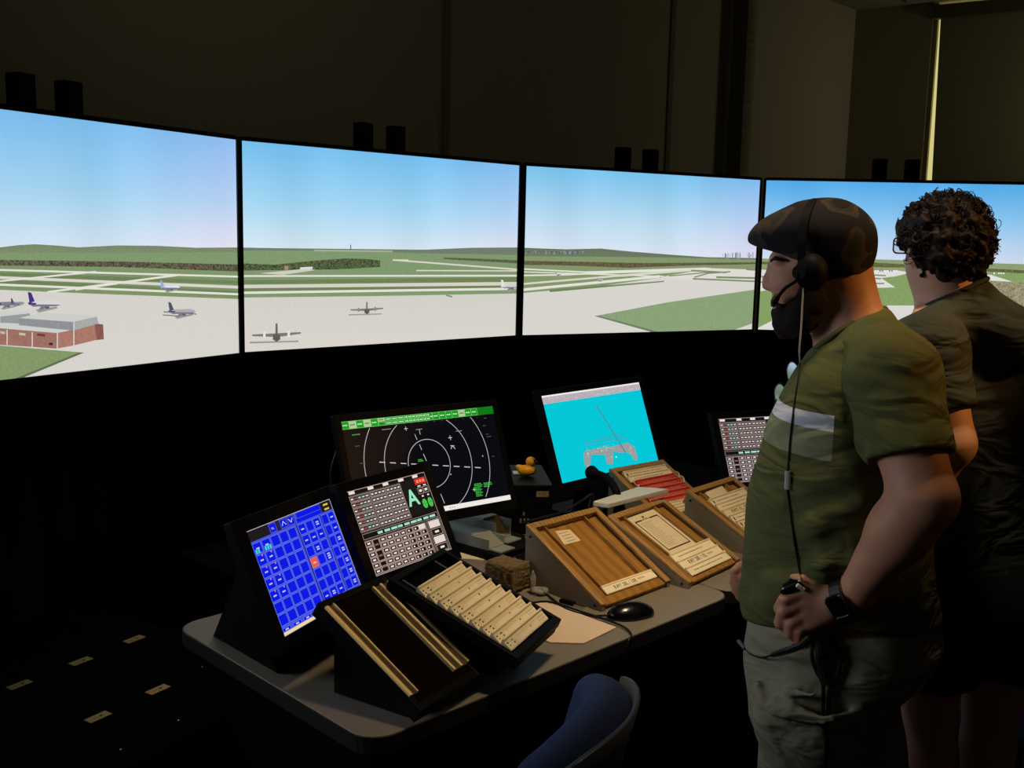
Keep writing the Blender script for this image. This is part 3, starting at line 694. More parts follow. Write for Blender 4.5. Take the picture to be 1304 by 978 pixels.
for a, b, t_, c in (((448, 175), (588, 400), .0042, (52, 96, 112)), ((448, 175), (588, 400), .0016, (150, 170, 170)), ((398, 350), (580, 314), .0022, (96, 136, 142)), ((400, 366), (600, 330), .0018, (96, 136, 142)), ((398, 350), (402, 400), .0014, (110, 140, 144)), ((408, 392), (500, 364), .0016, (130, 146, 120)), ((500, 285), (508, 296), .001, (70, 120, 130)), ((455, 310), (462, 322), .001, (90, 130, 120))):
    p.line(cr3(*a), cr3(*b), t_, c, 4)
for k in range(70):
    X, Y = rnd.uniform(395, 530), 0; Y = 405 - (X - 395) * .22 + rnd.uniform(-14, 10); q = cr3(X, Y); s_ = rnd.uniform(.0009, .0022)
    p.rect(q[0], q[1], q[0] + s_ * 1.6, q[1] + s_, rnd.choice([(240, 236, 150), (250, 250, 240), (90, 210, 90), (150, 160, 60), (230, 90, 70), (240, 240, 170)]), 5)
for k in range(40):
    X, Y = rnd.choice([(rnd.uniform(402, 416), rnd.uniform(410, 470)), (rnd.uniform(505, 526), rnd.uniform(400, 450)), (rnd.uniform(606, 616), rnd.uniform(370, 410)), (rnd.uniform(600, 640), rnd.uniform(366, 430))]); q = cr3(X, Y)
    p.rect(q[0], q[1], q[0] + .0022, q[1] + .0014, rnd.choice([(240, 236, 150), (250, 250, 240), (230, 220, 90)]), 5)
q = cr3(543, 421); p.disc(q[0], q[1], .003, .003, (240, 252, 250), 6)
p.build('screen_picture', GLOW, t)

# blue touch panel
def pedestal(t, lo, hi, name='pedestal'):
    return obj(name, prism(lo, hi), BLACK, t, bevel=.004)
t, fr = monitor('touch_monitor', 'leftmost touch monitor, filled with a grid of blue buttons', (-.438, 2.145, .968), 1.166, .415, .305, .229, (.036, .03, .03, .03), .05, False)
mfr = fr
pedestal(t, [UV(.035, .377, .74), UV(.30, .44, .74), UV(.30, .72, .74), UV(.035, .66, .74)], [mfr(.0, .03, -.045), mfr(.29, .03, -.045), mfr(.28, .17, -.05), mfr(.01, .17, -.05)])
W, H = .305, .229; p = Paint(fr, .0002); BLU = (8, 24, 226); BLL = (104, 122, 236); DK = (30, 26, 26)
p.rect(0, 0, W, H, (70, 84, 214), 0); p.frame(0, 0, W, H, .0012, (200, 190, 210), 6)
def U(u): return u * W
def Vv(v): return H - v * H
p.rect(0, Vv(.105), U(.22), H - .001, DK, 1); p.rect(U(.86), Vv(.105), W - .001, H - .001, DK, 1)
p.rect(U(.22), Vv(.105), U(.53), H - .001, (34, 32, 60), 1)
for a in (.235, .36, .445): p.rect(U(a), Vv(.1), U(a + .075), Vv(.012), BLU, 2); p.frame(U(a), Vv(.1), U(a + .075), Vv(.012), .0008, BLL, 3)
p.text('HL', U(.255), Vv(.07), .005, WHITE_, 4)
p.line((U(.375), Vv(.075)), (U(.397), Vv(.035)), .0014, WHITE_, 4); p.line((U(.397), Vv(.035)), (U(.42), Vv(.075)), .0014, WHITE_, 4)
p.line((U(.46), Vv(.035)), (U(.482), Vv(.075)), .0014, WHITE_, 4); p.line((U(.482), Vv(.075)), (U(.505), Vv(.035)), .0014, WHITE_, 4)
p.rect(U(.56), Vv(.06), U(.855), Vv(.012), BLU, 2); p.rect(U(.545), Vv(.105), U(.855), Vv(.066), BLU, 2)
for v_ in (.035, .08): p.rect(U(.9), Vv(v_ + .012), U(.96), Vv(v_ - .006), (220, 200, 60), 3)
def cell(u0, u1, v0, v1, c=BLU, lab=0):
    p.rect(U(u0), Vv(v1), U(u1), Vv(v0), c, 2); p.frame(U(u0), Vv(v1), U(u1), Vv(v0), .0007, (120, 140, 240), 3)
    for i in range(lab):
        yy = Vv((v0 + v1) / 2) + (lab / 2 - i - .9) * .005
        for q in range(3): p.rect(U((u0 + u1) / 2) - .005 + q * .0036, yy, U((u0 + u1) / 2) - .0024 + q * .0036, yy + .003, (220, 224, 244), 4)
rows = 7; v0s = [.125 + i * .114 for i in range(rows)]
for j, v0 in enumerate(v0s):
    for i in range(5):
        u0 = .012 + i * .1; cell(u0, u0 + .088, v0, v0 + .10, lab=1 if i < 2 and j < 5 else 0)
        if i < 2 and j == 0:
            for q in range(3 if i else 2): p.rect(U(u0 + .01 + q * .026), Vv(v0 + .098), U(u0 + .028 + q * .026), Vv(v0 + .06), (60, 220, 200), 5)
        if i < 2 and j in (1, 2, 3, 4): p.disc(U(u0 + .06), Vv(v0 + .012), .002, .002, (226, 130, 160), 5)
labs = {(0, 0): 1, (0, 2): 2, (1, 0): 1, (1, 1): 1, (1, 2): 1, (2, 1): 2, (3, 2): 3, (4, 1): 0, (5, 0): 0, (6, 0): 1, (6, 1): 2, (6, 2): 1}
for j, v0 in enumerate(v0s):
    for i in range(3):
        u0 = .535 + i * .093; red = (j == 3 and i == 0)
        cell(u0, u0 + .082, v0, v0 + .10, (236, 92, 64) if red else BLU, labs.get((j, i), 0) if not red else 1)
    for i in range(2):
        u0 = .832 + i * .083; cell(u0, u0 + .073, v0, v0 + .10, BLU, (1 if j < 2 else 2) if i == 1 else 0)
p.rect(U(.518), Vv(.93), U(.528), Vv(.115), (24, 24, 70), 4); p.rect(U(.82), Vv(.93), U(.828), Vv(.115), (24, 24, 70), 4)
for i in range(8): cell(.012 + i * .12, .10 + i * .12, .93, .965, BLU, 1)
p.rect(0, 0, U(1), Vv(.968), (240, 214, 160), 5)
p.build('screen_picture', GLOW, t)

# keypad touch panels (same program on two monitors)
def keypad(p, W, H, tint):
    U = lambda u: u * W; V_ = lambda v: H - v * H
    PK = (196, 170, 160) if not tint else (176, 160, 170); BK = (22, 16, 16); WT = (232, 222, 214); CYN = (160, 222, 200)
    p.rect(0, 0, W, H, BK, 0); p.frame(0, 0, W, H, .0013, PK, 6)
    p.rect(U(0), V_(.5), U(.655), V_(.05), (70, 60, 58), 1)
    for i, u in enumerate((.02, .25, .44, .64, .83)): p.rect(U(u), V_(.042), U(u + .07), V_(.008), WT, 3)
    for j in range(6):
        v0 = .065 + j * .071
        for (u0, n, w_) in ((.01, 5, .23), (.255, 4, .19), (.455, 4, .19)):
            p.frame(U(u0), V_(v0 + .064), U(u0 + w_), V_(v0), .0007, PK, 3); p.rect(U(u0), V_(v0 + .064), U(u0 + w_), V_(v0), (120, 104, 98), 2)
            for i in range(n):
                a = u0 + .006 + i * (w_ - .006) / n; b = a + (w_ - .012) / n - .006
                p.rect(U(a), V_(v0 + .054), U(b), V_(v0 + .010), BK if (i + j) % 5 else (60, 44, 44), 3)
                p.rect(U(a + .006), V_(v0 + .042), U(b - .006), V_(v0 + .024), (CYN if (i in (2, 3) and u0 < .1) else WT if i % 2 == 0 or u0 > .2 else (180, 70, 60)), 4)
    p.rect(U(.665), V_(.47), U(.825), V_(.055), (26, 24, 22), 2)
    p.text('A', U(.742), V_(.36), H * .20, (150, 232, 190), 4, bold=.03, align='CENTER')
    p.rect(U(.835), V_(.13), U(.985), V_(.055), (214, 50, 40), 3); 
    for q in range(3): p.rect(U(.86 + q * .04), V_(.108), U(.885 + q * .04), V_(.078), (250, 150, 130), 4)
    for i, u in enumerate((.875, .95)):
        p.frame(U(u - .035), V_(.25), U(u + .035), V_(.17), .001, PK, 3); p.rect(U(u - .02), V_(.225), U(u + .016), V_(.195), WT, 4); p.rect(U(u - .02), V_(.16), U(u + .02), V_(.145), WT, 4); p.rect(U(u - .01), V_(.29), U(u + .015), V_(.27), WT, 4)
        p.disc(U(u), V_(.375), .0085, .0125, (70, 200, 80), 3); p.line((U(u), V_(.31)), (U(u), V_(.44)), .0008, (10, 80, 20), 4); p.line((U(u) - .0085, V_(.375)), (U(u) + .0085, V_(.375)), .0008, (10, 80, 20), 4)
    p.frame(U(.01), V_(.575), U(.985), V_(.51), .0008, PK, 3)
    for k in range(9): p.rect(U(.19 + k * .085), V_(.558), U(.25 + k * .085 + .008 * (k % 3)), V_(.53), CYN, 4)
    p.rect(0, V_(.99), U(.80), V_(.59), (118, 98, 92), 1)
    for j in range(6):
        for i in range(9):
            u0, v0 = .012 + i * .086, .60 + j * .065
            if i == 1 and j in (1, 3): continue
            if i == 8 and j == 0: p.rect(U(u0 - .03), V_(v0 + .058), U(u0 + .075), V_(v0), (226, 214, 206), 3); continue
            h_ = .123 if i == 1 and j in (0, 2) else .058
            p.frame(U(u0), V_(v0 + h_), U(u0 + .078), V_(v0), .0011, PK, 3); p.rect(U(u0 + .007), V_(v0 + h_ - .008), U(u0 + .071), V_(v0 + .008), BK, 4)
            if i != 1: p.rect(U(u0 + .02), V_(v0 + h_ / 2 + .010), U(u0 + .02 + .036 * (1 if i < 6 else .5)), V_(v0 + h_ / 2 - .010), WT, 5)
            else: p.rect(U(u0 + .016), V_(v0 + .075), U(u0 + .06), V_(v0 + .055), (120, 100, 96), 5)
    p.rect(U(.81), V_(.99), U(.985), V_(.59), (30, 20, 20), 1); p.frame(U(.81), V_(.99), U(.985), V_(.59), .001, PK, 2)
    for j in range(4):
        v0 = .60 + j * .098
        if j in (0, 2): p.rect(U(.825), V_(v0 + .085), U(.97), V_(v0), (226, 214, 206), 3)
        else: p.frame(U(.825), V_(v0 + .085), U(.97), V_(v0), .0011, PK, 3); p.rect(U(.87), V_(v0 + .055), U(.925), V_(v0 + .03), WT, 4)
t, fr = monitor('touch_monitor', 'touch monitor with a large green A over a button keypad, beside the blue one', (-.261, 2.38, 1.0), .949, .474, .2745, .206, (.028, .024, .024, .03), .05, False, 'keypad touch monitors')
pedestal(t, [UV(.36, .46, .74), UV(.60, .44, .74), UV(.60, .66, .74), UV(.36, .66, .74)], [fr(.02, .0, -.045), fr(.25, .0, -.045), fr(.25, .15, -.05), fr(.02, .15, -.05)])
p = Paint(fr, .0002); keypad(p, .2745, .206, 0); p.build('screen_picture', GLOW, t)
t, fr = monitor('touch_monitor', 'second keypad touch monitor, at right partly behind the man in olive', (.883, 3.524, .97), .398, .428, .305, .229, (.028, .024, .024, .03), .05, False, 'keypad touch monitors')
b = fr(.15, 0, -.1)
f2 = Fr((b.x, b.y, 0), (math.cos(.398), math.sin(.398), 0), (-math.sin(.398), math.cos(.398), 0))
pedestal(t, [f2(-.12, -.1, .74), f2(.12, -.1, .74), f2(.12, .12, .74), f2(-.12, .12, .74)], [fr(.03, .03, -.045), fr(.27, .03, -.045), fr(.27, .17, -.05), fr(.03, .17, -.05)])
p = Paint(fr, .0002); keypad(p, .305, .229, 1); p.build('screen_picture', GLOW, t)

# ------------------------------------------------------------------ strip bays
OAK = wood_mat('golden_oak', (148, 102, 42), (168, 120, 52), 2.2)
OAK2 = wood_mat('oak_edge', (150, 110, 58), (178, 138, 78), 6)
SIDEL = mat('grey_laminate_side', (126, 114, 96), .6, noise_amt=.08, noise_scale=40)
HOLD = mat('cream_strip_holder', (240, 220, 178), .45, noise_amt=.06)
REDH = mat('red_strip_holder', (206, 60, 50), .4)
def bay_frame(u, v, yaw, w, l, zn, zf):
    o = UV(u, v, zn); X = dvec(math.cos(yaw), math.sin(yaw)); Yh = dvec(-math.sin(yaw), math.cos(yaw))
    Y = Yh * l + Vector((0, 0, zf - zn)); L = Y.length
    return Fr(o, X, Y), Fr(UV(u, v, 0), X, Yh), L
def wedge(G_, x0, x1, y0, y1, z0, pl):
    """block from x0..x1, y0..y1 standing on z0 with a sloping top pl(y)"""
    a = [G_(x0, y0, z0), G_(x1, y0, z0), G_(x1, y1, z0), G_(x0, y1, z0)]
    b = [G_(x0, y0, pl(y0)), G_(x1, y0, pl(y0)), G_(x1, y1, pl(y1)), G_(x0, y1, pl(y1))]
    return prism(a, b)
def wooden_bay(label, u, v, yaw, w, l, zn, zf, rails=True, right_bar=True):
    S, G_, L = bay_frame(u, v, yaw, w, l, zn, zf); pl = lambda y: zn + (zf - zn) * y / l
    b = G_(w / 2, l / 2, .74); t = thing('strip_bay', label, 'strip bay', tuple(b), 0, 'wooden flight strip bays')
    for x0 in (0, w - .014):
        sp = obj('side_panel', wedge(G_, x0, x0 + .014, 0, l, .741, lambda y: pl(y) - .004), SIDEL, t)
        for y in (.016, L - .03):
            s = bmesh.new(); bm_cyl(s, S(x0 + (-.0015 if x0 == 0 else .0155), y, -.016), S(x0 + (.002 if x0 == 0 else .012), y, -.016), .004, seg=12)
            obj('screw', s, mat('dark_screw', (40, 30, 20), .4, metal=.6), sp)
        obj('edge_trim', box(S, x0 - .001, x0 + .019 if x0 == 0 else x0 + .015, -.001, L, -.004, .0035) if x0 == 0 else box(S, x0 - .005, x0 + .015, -.001, L, -.004, .0035), OAK2, t, bevel=.0015)
    obj('back_board', box(S, .019, w - .019, L - .02, L, -.05, .0035), OAK2, t, bevel=.0015)
    obj('tray_floor', box(S, .014, w - .014, .0, L - .02, -.0185, -.0145), OAK, t)
    obj('front_lip', box(S, .014, w - .014, 0, .026, -.0175, -.006), OAK, t, bevel=.001)
    obj('underside', wedge(G_, .016, w - .016, .085, l - .012, .741, lambda y: pl(y) - .026), mat('dark_inside', (20, 14, 8), .8), t)
    obj('rail', box(S, .19 * w, .19 * w + .006, .026, L - .02, -.0145, -.002), OAK2, t); 
    obj('wood_bar', box(S, .10 * w, .165 * w, .026, L - .03, -.0145, -.006), OAK, t)
    if right_bar:
        obj('rail', box(S, .755 * w, .755 * w + .006, .026, L - .02, -.0145, -.002), OAK2, t)
        obj('wood_bar', box(S, .80 * w, .88 * w, .026, L - .03, -.0145, -.006), OAK, t)
    return t, S, L
INKK = (44, 32, 20); PAPC = (250, 236, 202)
def strip(label, S, x0, x1, y0, y1, z=-.006, lift=.006, red=False, text=None, seed=0, group='flight strips', grid=True, tsz=.55):
    """one plastic holder lying on the rails, its far edge raised, with a paper strip in it"""
    r = random.Random(seed); x0 += r.uniform(-.001, .001); x1 += r.uniform(-.0015, .0015)
    c = S((x0 + x1) / 2, (y0 + y1) / 2, z - .004)
    t = thing('flight_strip', label, 'flight strip', tuple(c), 0, group)
    bm = bmesh.new(); h = y1 - y0
    prof = [(0, 0), (h, 0), (h, lift + .0045), (h - .004, lift + .0048), (h * .78, .0032 + lift * .72), (.002, .0034), (0, .002)]
    bm_hull_prism(bm, [S(x0, y0 + a, z + b - .004) for a, b in prof], [S(x1, y0 + a, z + b - .004) for a, b in prof])
    obj('holder', bm, REDH if red else HOLD, t)
    ang = math.atan2(lift * .72 - .0002, h * .78)
    F2 = Fr(S(x0 + .002, y0 + .002, z - .004 + .0036), S.x, S.y * math.cos(ang) + S.z * math.sin(ang))
    p = Paint(F2, .0001); w_, hh = x1 - x0 - .004, h * .76
    if red:
        p.rect(0, hh * .0, w_, hh * .24, (238, 196, 168), 2)
        for k in range(int(w_ / .009)):
            if .1 < k * .009 / w_ < .86: p.rect(k * .009, hh * .4, k * .009 + r.uniform(.003, .0065), hh * .66, (226, 150, 120), 2)
    else:
        p.rect(0, 0, w_, hh, PAPC if r.random() < .6 else (242, 226, 188), 2)
        if text:
            p.text(text, w_ * .18, hh * .22, hh * tsz, INKK, 4, width=w_ * .44, bold=.022); p.rect(w_ * .66, hh * .42, w_ * .8, hh * .46, (150, 128, 92), 3)
            for q in range(5): p.rect(w_ * .66 + q * .006, hh * .5, w_ * .66 + q * .006 + .004, hh * .64, (160, 138, 100), 3)
        elif grid:
            for a, b in ((.02, .05), (.12, .16)):
                p.rect(w_ * a, hh * .62, w_ * b, hh * .84, INKK, 3); p.rect(w_ * (a + .02), hh * .25, w_ * (b + .01), hh * .42, (90, 70, 44), 3)
            if r.random() < .6:
                p.arc(w_ * .17, hh * .3, hh * .2, .0005, INKK, 3, 12); p.arc(w_ * .21, hh * .3, hh * .2, .0005, INKK, 3, 12)
            p.rect(w_ * .10, 0, w_ * .103, hh, (130, 106, 70), 3); p.rect(w_ * .27, 0, w_ * .273, hh, (160, 136, 96), 3)
            p.text(r.choice(('w', 'n', 'x')), w_ * .60, hh * .45, hh * .3, INKK, 3, bold=.05)
            for a in (.82, .88, .94): p.rect(w_ * a, 0, w_ * a + .0005, hh, (120, 96, 62), 3)
            for b in (.33, .66): p.rect(w_ * .82, hh * b, w_, hh * b + .0005, (120, 96, 62), 3)
        else:
            p.rect(w_ * .04, hh * .2, w_ * .07, hh * .75, INKK, 3) if r.random() < .6 else None
            x = w_ * .12
            while x < w_ * r.uniform(.7, .95):
                q = r.uniform(.002, .007); p.rect(x, hh * .4, x + q, hh * .56, r.choice(((120, 96, 62), (90, 70, 46), (170, 146, 104))), 3); x += q + .003
    p.build('paper', PRINT, t)
    return t
GS = 'flight strips lying in the bays'
# bay 1: nearly empty
t, S, L = wooden_bay('wooden strip bay nearest the computer mouse, empty but for one strip at its foot', .847, .151, 0, .292, .276, .758, .91)
w1 = .292
strip('lone long strip lettered RWY 28L / 10R at the foot of the empty wooden bay', S, .17 * w1, .905 * w1, .082 * L, .172 * L, z=.0, lift=.002, text='RWY 28L / 10R', group=GS)
p = Paint(Fr(S.o, S.x, S.y), .0001)
quad = [(.318, .89), (.50, .862), (.505, .712), (.275, .72)]
nt_ = [S(a * w1, b * L, -.0144) for a, b in quad]
lab = obj('paper_note', prism(nt_, [v + S.z * .0006 for v in nt_]), PAPER, t, label='small cream note taped to the oak tray')
p = Paint(Fr(S(.29 * w1, .70 * L, -.0137), S.x, S.y), .0001)
for j in range(4):
    x = .012 + .002 * math.sin(j)
    while x < .048: q = .004; p.rect(x, .045 - j * .011, x + q, .0475 - j * .011, (110, 84, 50), 2); x += q + .0022
p.build('note_print', PRINT, lab)
# bay 2
t, S, L = wooden_bay('middle wooden strip bay holding a bordered chart above three strips', 1.16, .103, .087, .294, .275, .759, .894)
w2 = .294
ch = obj('chart_sheet', box(S, .235 * w2, .745 * w2, .36 * L, .925 * L, -.010, -.009), PAPER, t)
p = Paint(Fr(S(.235 * w2, .36 * L, -.009), S.x, S.y), .00012); cw, chh = .51 * w2, .565 * L
for a in ((.10, .09, .13, .86), (.89, .09, .92, .86), (.10, .09, .92, .115), (.10, .84, .34, .87), (.62, .84, .92, .87)): p.rect(a[0] * cw, a[1] * chh, a[2] * cw, a[3] * chh, (50, 18, 16), 2)
for k in range(5): p.rect((.36 + .05 * k) * cw, .84 * chh + .002 * (k % 2), (.39 + .05 * k) * cw, .87 * chh + .002 * (k % 2), (50, 30, 20), 2)
p.rect(.44 * cw, .89 * chh, .5 * cw, .94 * chh, (60, 44, 28), 2)
rr_ = random.Random(3)
for k in range(17):
    y = (.78 - k * .038) * chh; x = (.2 + .02 * rr_.random()) * cw
    while x < (.45 + .35 * rr_.random()) * cw: q = rr_.uniform(.002, .006); p.rect(x, y, x + q, y + .0014, (130, 108, 72), 2); x += q + .0018
p.build('chart_print', PRINT, ch)
tops2 = ['strip directly above the one lettered RWY 28R / 10L', 'strip lettered RWY 28R / 10L in the middle wooden bay', 'handwritten strip at the foot of the middle wooden bay']
for i in range(3):
    y1 = (.345 - i * .098) * L; strip(tops2[i], S, .155 * w2, .925 * w2, y1 - .098 * L, y1, z=.0, lift=.004, text='RWY 28R / 10L' if i == 1 else None, seed=30 + i, group=GS, grid=False, tsz=.62)
# bay 3: at the back, red strips
t, S, L = wooden_bay('wooden strip bay at the back, filled with cream and red strips', 1.463, .666 - .25, -.092, .262, .25, .80, .93, right_bar=False)
w3 = .262; nm = ['first', 'second', 'third', 'fourth', 'fifth', 'sixth', 'seventh', 'eighth', 'ninth', 'tenth']
for i in range(10):
    y1 = (.90 - i * .088) * L; red = i in (2, 3, 4, 5, 6)
    tt = strip('%s %s strip from the top in the back bay, behind the white slab' % (nm[i], 'red' if red else 'cream'), S, (.13 if i not in (2, 3) else .19) * w3, (.93 if i < 8 else .93) * w3, y1 - .088 * L, y1, z=.002, lift=.006, red=red, seed=50 + i, group=GS, grid=False)
    if red and i in (2, 3):
        obj('curled_tab', tube([S(.16 * w3, y1 - .088 * L + .001, .004), S(.13 * w3, y1 - .01, .009), S(.15 * w3, y1 - .001, .012)], .0022, 6, 4), PAPER, tt, label='cream curled paper tab')
        obj('curled_tab', tube([S(.95 * w3, y1 - .088 * L + .001, .004), S(.985 * w3, y1 - .008, .009), S(.96 * w3, y1 + .001, .012)], .0022, 6, 4), PAPER, tt, label='cream curled paper tab')
# bay 4: right, touching the man's belly in the picture
t, S, L = wooden_bay('rightmost wooden strip bay, filled with cream strips and partly hidden by the man in olive', 1.56, .12, .059, .292, .276, .76, .90)
w4 = .292
for i in range(8):
    y1 = (.80 - i * .092) * L
    strip('%s strip from the top in the rightmost wooden bay' % nm[i] if i != 2 else 'strip lettered RWY 1L, 1R in the rightmost wooden bay', S, .15 * w4, .92 * w4, y1 - .092 * L, y1, z=.0, lift=.006, text='RWY 1L, 1R' if i == 2 else None, seed=70 + i, group=GS, grid=False, tsz=.6)
nt_ = [S(a * w4, b * L, -.0) for a, b in ((.22, .80), (.60, .82), (.64, .915), (.24, .90))]
tag_ = obj('loose_paper', prism(nt_, [v + S.z * .0012 for v in nt_]), PAPER); set_tags(tag_, 'loose paper slip lying above the strips of the rightmost wooden bay', 'paper')

# black bays in front of the touch monitors
def black_bay(label, u, v, yaw, w, l, zn, zf, base, fl=-.018, dp=.034):
    S, G_, L = bay_frame(u, v, yaw, w, l, zn, zf); pl = lambda y: zn + (zf - zn) * y / l
    b = G_(w / 2, l / 2, .74); t = thing('strip_bay', label, 'strip bay', tuple(b), 0, 'black flight strip bays')
    for x0 in (0, w - .012): obj('side_panel', box(S, x0, x0 + .012, 0, L, -dp, 0), BLACKM, t, bevel=.0015)
    obj('front_lip', box(S, .012, w - .012, 0, .018, -.034, 0), BLACKM, t, bevel=.0015)
    obj('back_lip', box(S, .012, w - .012, L - .016, L, -.034, 0), BLACKM, t, bevel=.0015)
    obj('tray_floor', box(S, .012, w - .012, .018, L - .016, -.034, fl), mat('bay_floor_brown_black', (15, 8, 5), .9, noise_amt=.2, spec=.03) if fl > -.01 else mat('dull_black_laminate', (7, 7, 7)), t)
    m = bmesh.new(); (bx0, bx1, by0, by1) = base
    lo = [G_(bx0, by0, .741), G_(bx1, by0, .741), G_(bx1, by1, .741), G_(bx0, by1, .741)]
    sl = (zf - zn) / l
    hi = [G_(bx0, by0 + .01, zn + sl * (by0 + .01) - .05), G_(bx1, by0 + .01, zn + sl * (by0 + .01) - .05), G_(bx1, by1, zn + sl * by1 - .05), G_(bx0, by1, zn + sl * by1 - .05)]
    bm_hull_prism(m, lo, hi); obj('sloped_base', m, BLACK, t)
    return t, S, L
t, S, L = black_bay('long black strip bay with bare brass rails at the near end of the desk', .098, -.030, .221, .209, .267, .782, .941, (.03, .17, .06, .25), -.003)
wa = .203
CHAN = mat('dark_bronze_channel', (84, 66, 38), .5, metal=.2)
for x0, w0 in ((.012, .0085), (.128, .003), (.735, .0055), (.850, .0065), (.975, .0065)):
    X = x0 * wa; obj('brass_rail', box(S, X, X + w0, .118 * L, .94 * L, -.003, .005), BRASS, t, label='bright brass strip rail')
for x0, x1 in ((.056, .128), (.762, .850), (.883, .975)): obj('rail_channel', box(S, x0 * wa, x1 * wa, .118 * L, .94 * L, -.003, -.0005), CHAN, t, label='dark bronze channel between rails')
t, S, L = black_bay('black strip bay loaded with nine cream strips beside the bare one', .331, -.058, .368, .247, .307, .83, .952, (.085, .22, .085, .28), -.018, .022)
wb = .247
for x in (.10, .70):
    obj('steel_rail', box(S, x * wb, x * wb + .006, .02, L - .02, -.018, -.002), STEELD, t, label='thin grey steel rail')
for i in range(9):
    y1 = (.808 - i * .082) * L
    strip('%s strip from the top in the loaded black bay' % nm[i] if i < 8 else 'lowest strip in the loaded black bay', S, .06 * wb, .885 * wb, y1 - .084 * L, y1, z=.0, lift=.0105, seed=90 + i, group=GS)

# ------------------------------------------------------------------ things between the bays
sl = [UV(1.137, .436, .912), UV(1.152, .389, .912), UV(1.437, .385, .912), UV(1.384, .464, .912)]
o = obj('white_slab', prism(sl, [v + Vector((0, 0, .014)) for v in sl]), mat('pale_grey_plastic', (206, 204, 196), .5, noise_amt=.05), bevel=.002)
set_tags(o, 'pale grey flat slab lying across the back edge of the middle wooden bay', 'panel')
o = obj('cable', tube([UV(.845, .432, .918), UV(.90, .425, .920), UV(1.0, .426, .922), UV(1.10, .446, .932), UV(1.15, .45, .934), UV(1.2, .55, .76), UV(1.22, .7, .745)], .0035, 8, 8), RUBBER)
set_tags(o, 'black cable draped along the back edge of the empty wooden bay', 'cable')
# brown sponge brick
sp = Field(UV(.6, .3, .73).to_tuple(), (.3, 2.9, .9), .004)
sp = Field((-.12, 2.45, .72), (.14, 2.76, .86), .0026)
bc = UV(.797, .445, .778); bx, by = dvec(math.cos(.12), math.sin(.12)), dvec(-math.sin(.12), math.cos(.12))
X, Y, Z = [sp.lo[i] + sp.h * np.arange(sp.n[i], dtype='f') for i in range(3)]
def boxsdf(F, c, ax, half, r, k=0, op='add'):
    X, Y, Z = [F.lo[i] + F.h * np.arange(F.n[i], dtype='f') for i in range(3)]
    q = [np.abs((X[:, None, None] - c[0]) * e[0] + (Y[None, :, None] - c[1]) * e[1] + (Z[None, None, :] - c[2]) * e[2]) - (h - r) for e, h in zip(ax, half)]
    d = np.sqrt(sum(np.maximum(a, 0) ** 2 for a in q)) + np.minimum(np.maximum(np.maximum(q[0], q[1]), q[2]), 0) - r
    F._mix((slice(None),) * 3, d, k, op)
boxsdf(sp, bc, (bx, by, ZAX), (.040, .050, .037), .008); sp.rough(.0016, 260, 3); sp.rough(.001, 600, 5)
o = sp.mesh('sponge_block', mat('brown_sponge', (112, 90, 58), .9, noise_amt=.5, noise_scale=110, bump=.9, bump_scale=260), smooth_it=0)
set_tags(o, 'rough brown sponge-like block on the desk beside the empty wooden bay', 'block')
CLEAR = bpy.data.materials.new('clear_plastic'); CLEAR.use_nodes = True; q = CLEAR.node_tree.nodes['Principled BSDF']
q.inputs['Base Color'].default_value = (.75, .7, .6, 1); q.inputs['Roughness'].default_value = .25; q.inputs['Transmission Weight'].default_value = .75; q.inputs['IOR'].default_value = 1.3
cp = Field((.02, 2.52, .735), (.22, 2.76, .84), .0025)
c0 = UV(.825, .345, .752)
cp.ell(c0, ((1, 0, 0), (0, 1, 0), (0, 0, 1)), (.022, .018, .0095), .004); cp.ell(UV(.815, .365, .775), ((1, 0, 0), (0, 1, 0), (0, 0, 1)), (.008, .008, .03), .008); cp.rough(.0016, 220, 2)
o = cp.mesh('plastic_wrap', CLEAR); set_tags(o, 'crumpled clear plastic wrap between the brown block and the empty wooden bay', 'wrap')
# mouse sheet, mouse and cables
shp = [(.600, .300), (.793, .305), (.790, .055), (.655, .042), (.60, .10)]
o = obj('paper_sheet', prism([UV(a, b, .7405) for a, b in shp], [UV(a, b, .7435) for a, b in shp]), mat('pinkish_cream_card', (222, 196, 172), .8)); set_tags(o, 'pinkish cream sheet lying on the desk beside the loaded black bay', 'sheet')
mt = thing('computer_mouse', 'black computer mouse on the beige desk in front of the empty wooden bay', 'mouse', tuple(UV(.883, .083, .74)))
MX = dvec(math.cos(-.46), math.sin(-.46)); MY = dvec(math.sin(.46), math.cos(.46))
mf = Field((.17, 2.36, .735), (.47, 2.62, .80), .0022); mc = UV(.883, .083, .744)
mf.ell(mc, (MX, MY, ZAX), (.064, .034, .034), .004); mf.ell(mc - MX * .012 , (MX, MY, ZAX), (.052, .036, .026), .006)
mf.plane((0, 0, .741), (0, 0, -1), .001)
mf.mesh('mouse_shell', GLOSSB, mt, smooth_it=2)
obj('scroll_wheel', tube([mc - MX * .036 - MY * .003 + Vector((0, 0, .024)), mc - MX * .036 + MY * .003 + Vector((0, 0, .024))], .008, 16), RUBBER, mt)
obj('mouse_cable', tube([mc - MX * .06 + Vector((0, 0, .004)), UV(.80, .15, .744), UV(.79, .22, .744), UV(.815, .29, .744), UV(.84, .36, .744), UV(.835, .47, .744), UV(.87, .6, .744)], .0026, 8, 8), RUBBER, mt)
o = obj('cable', tube([UV(.70, .36, .7465), UV(.748, .309, .7465), UV(.79, .279, .7465), UV(.80, .176, .7465), UV(.802, .051, .7465), UV(.78, .0, .7445), UV(.755, -.012, .738), UV(.748, -.014, .70), UV(.745, -.01, .6), UV(.74, .0, .45)], .0026, 8, 8), RUBBER); set_tags(o, 'thin black cable crossing the cream sheet and hanging over the desk edge', 'cable')
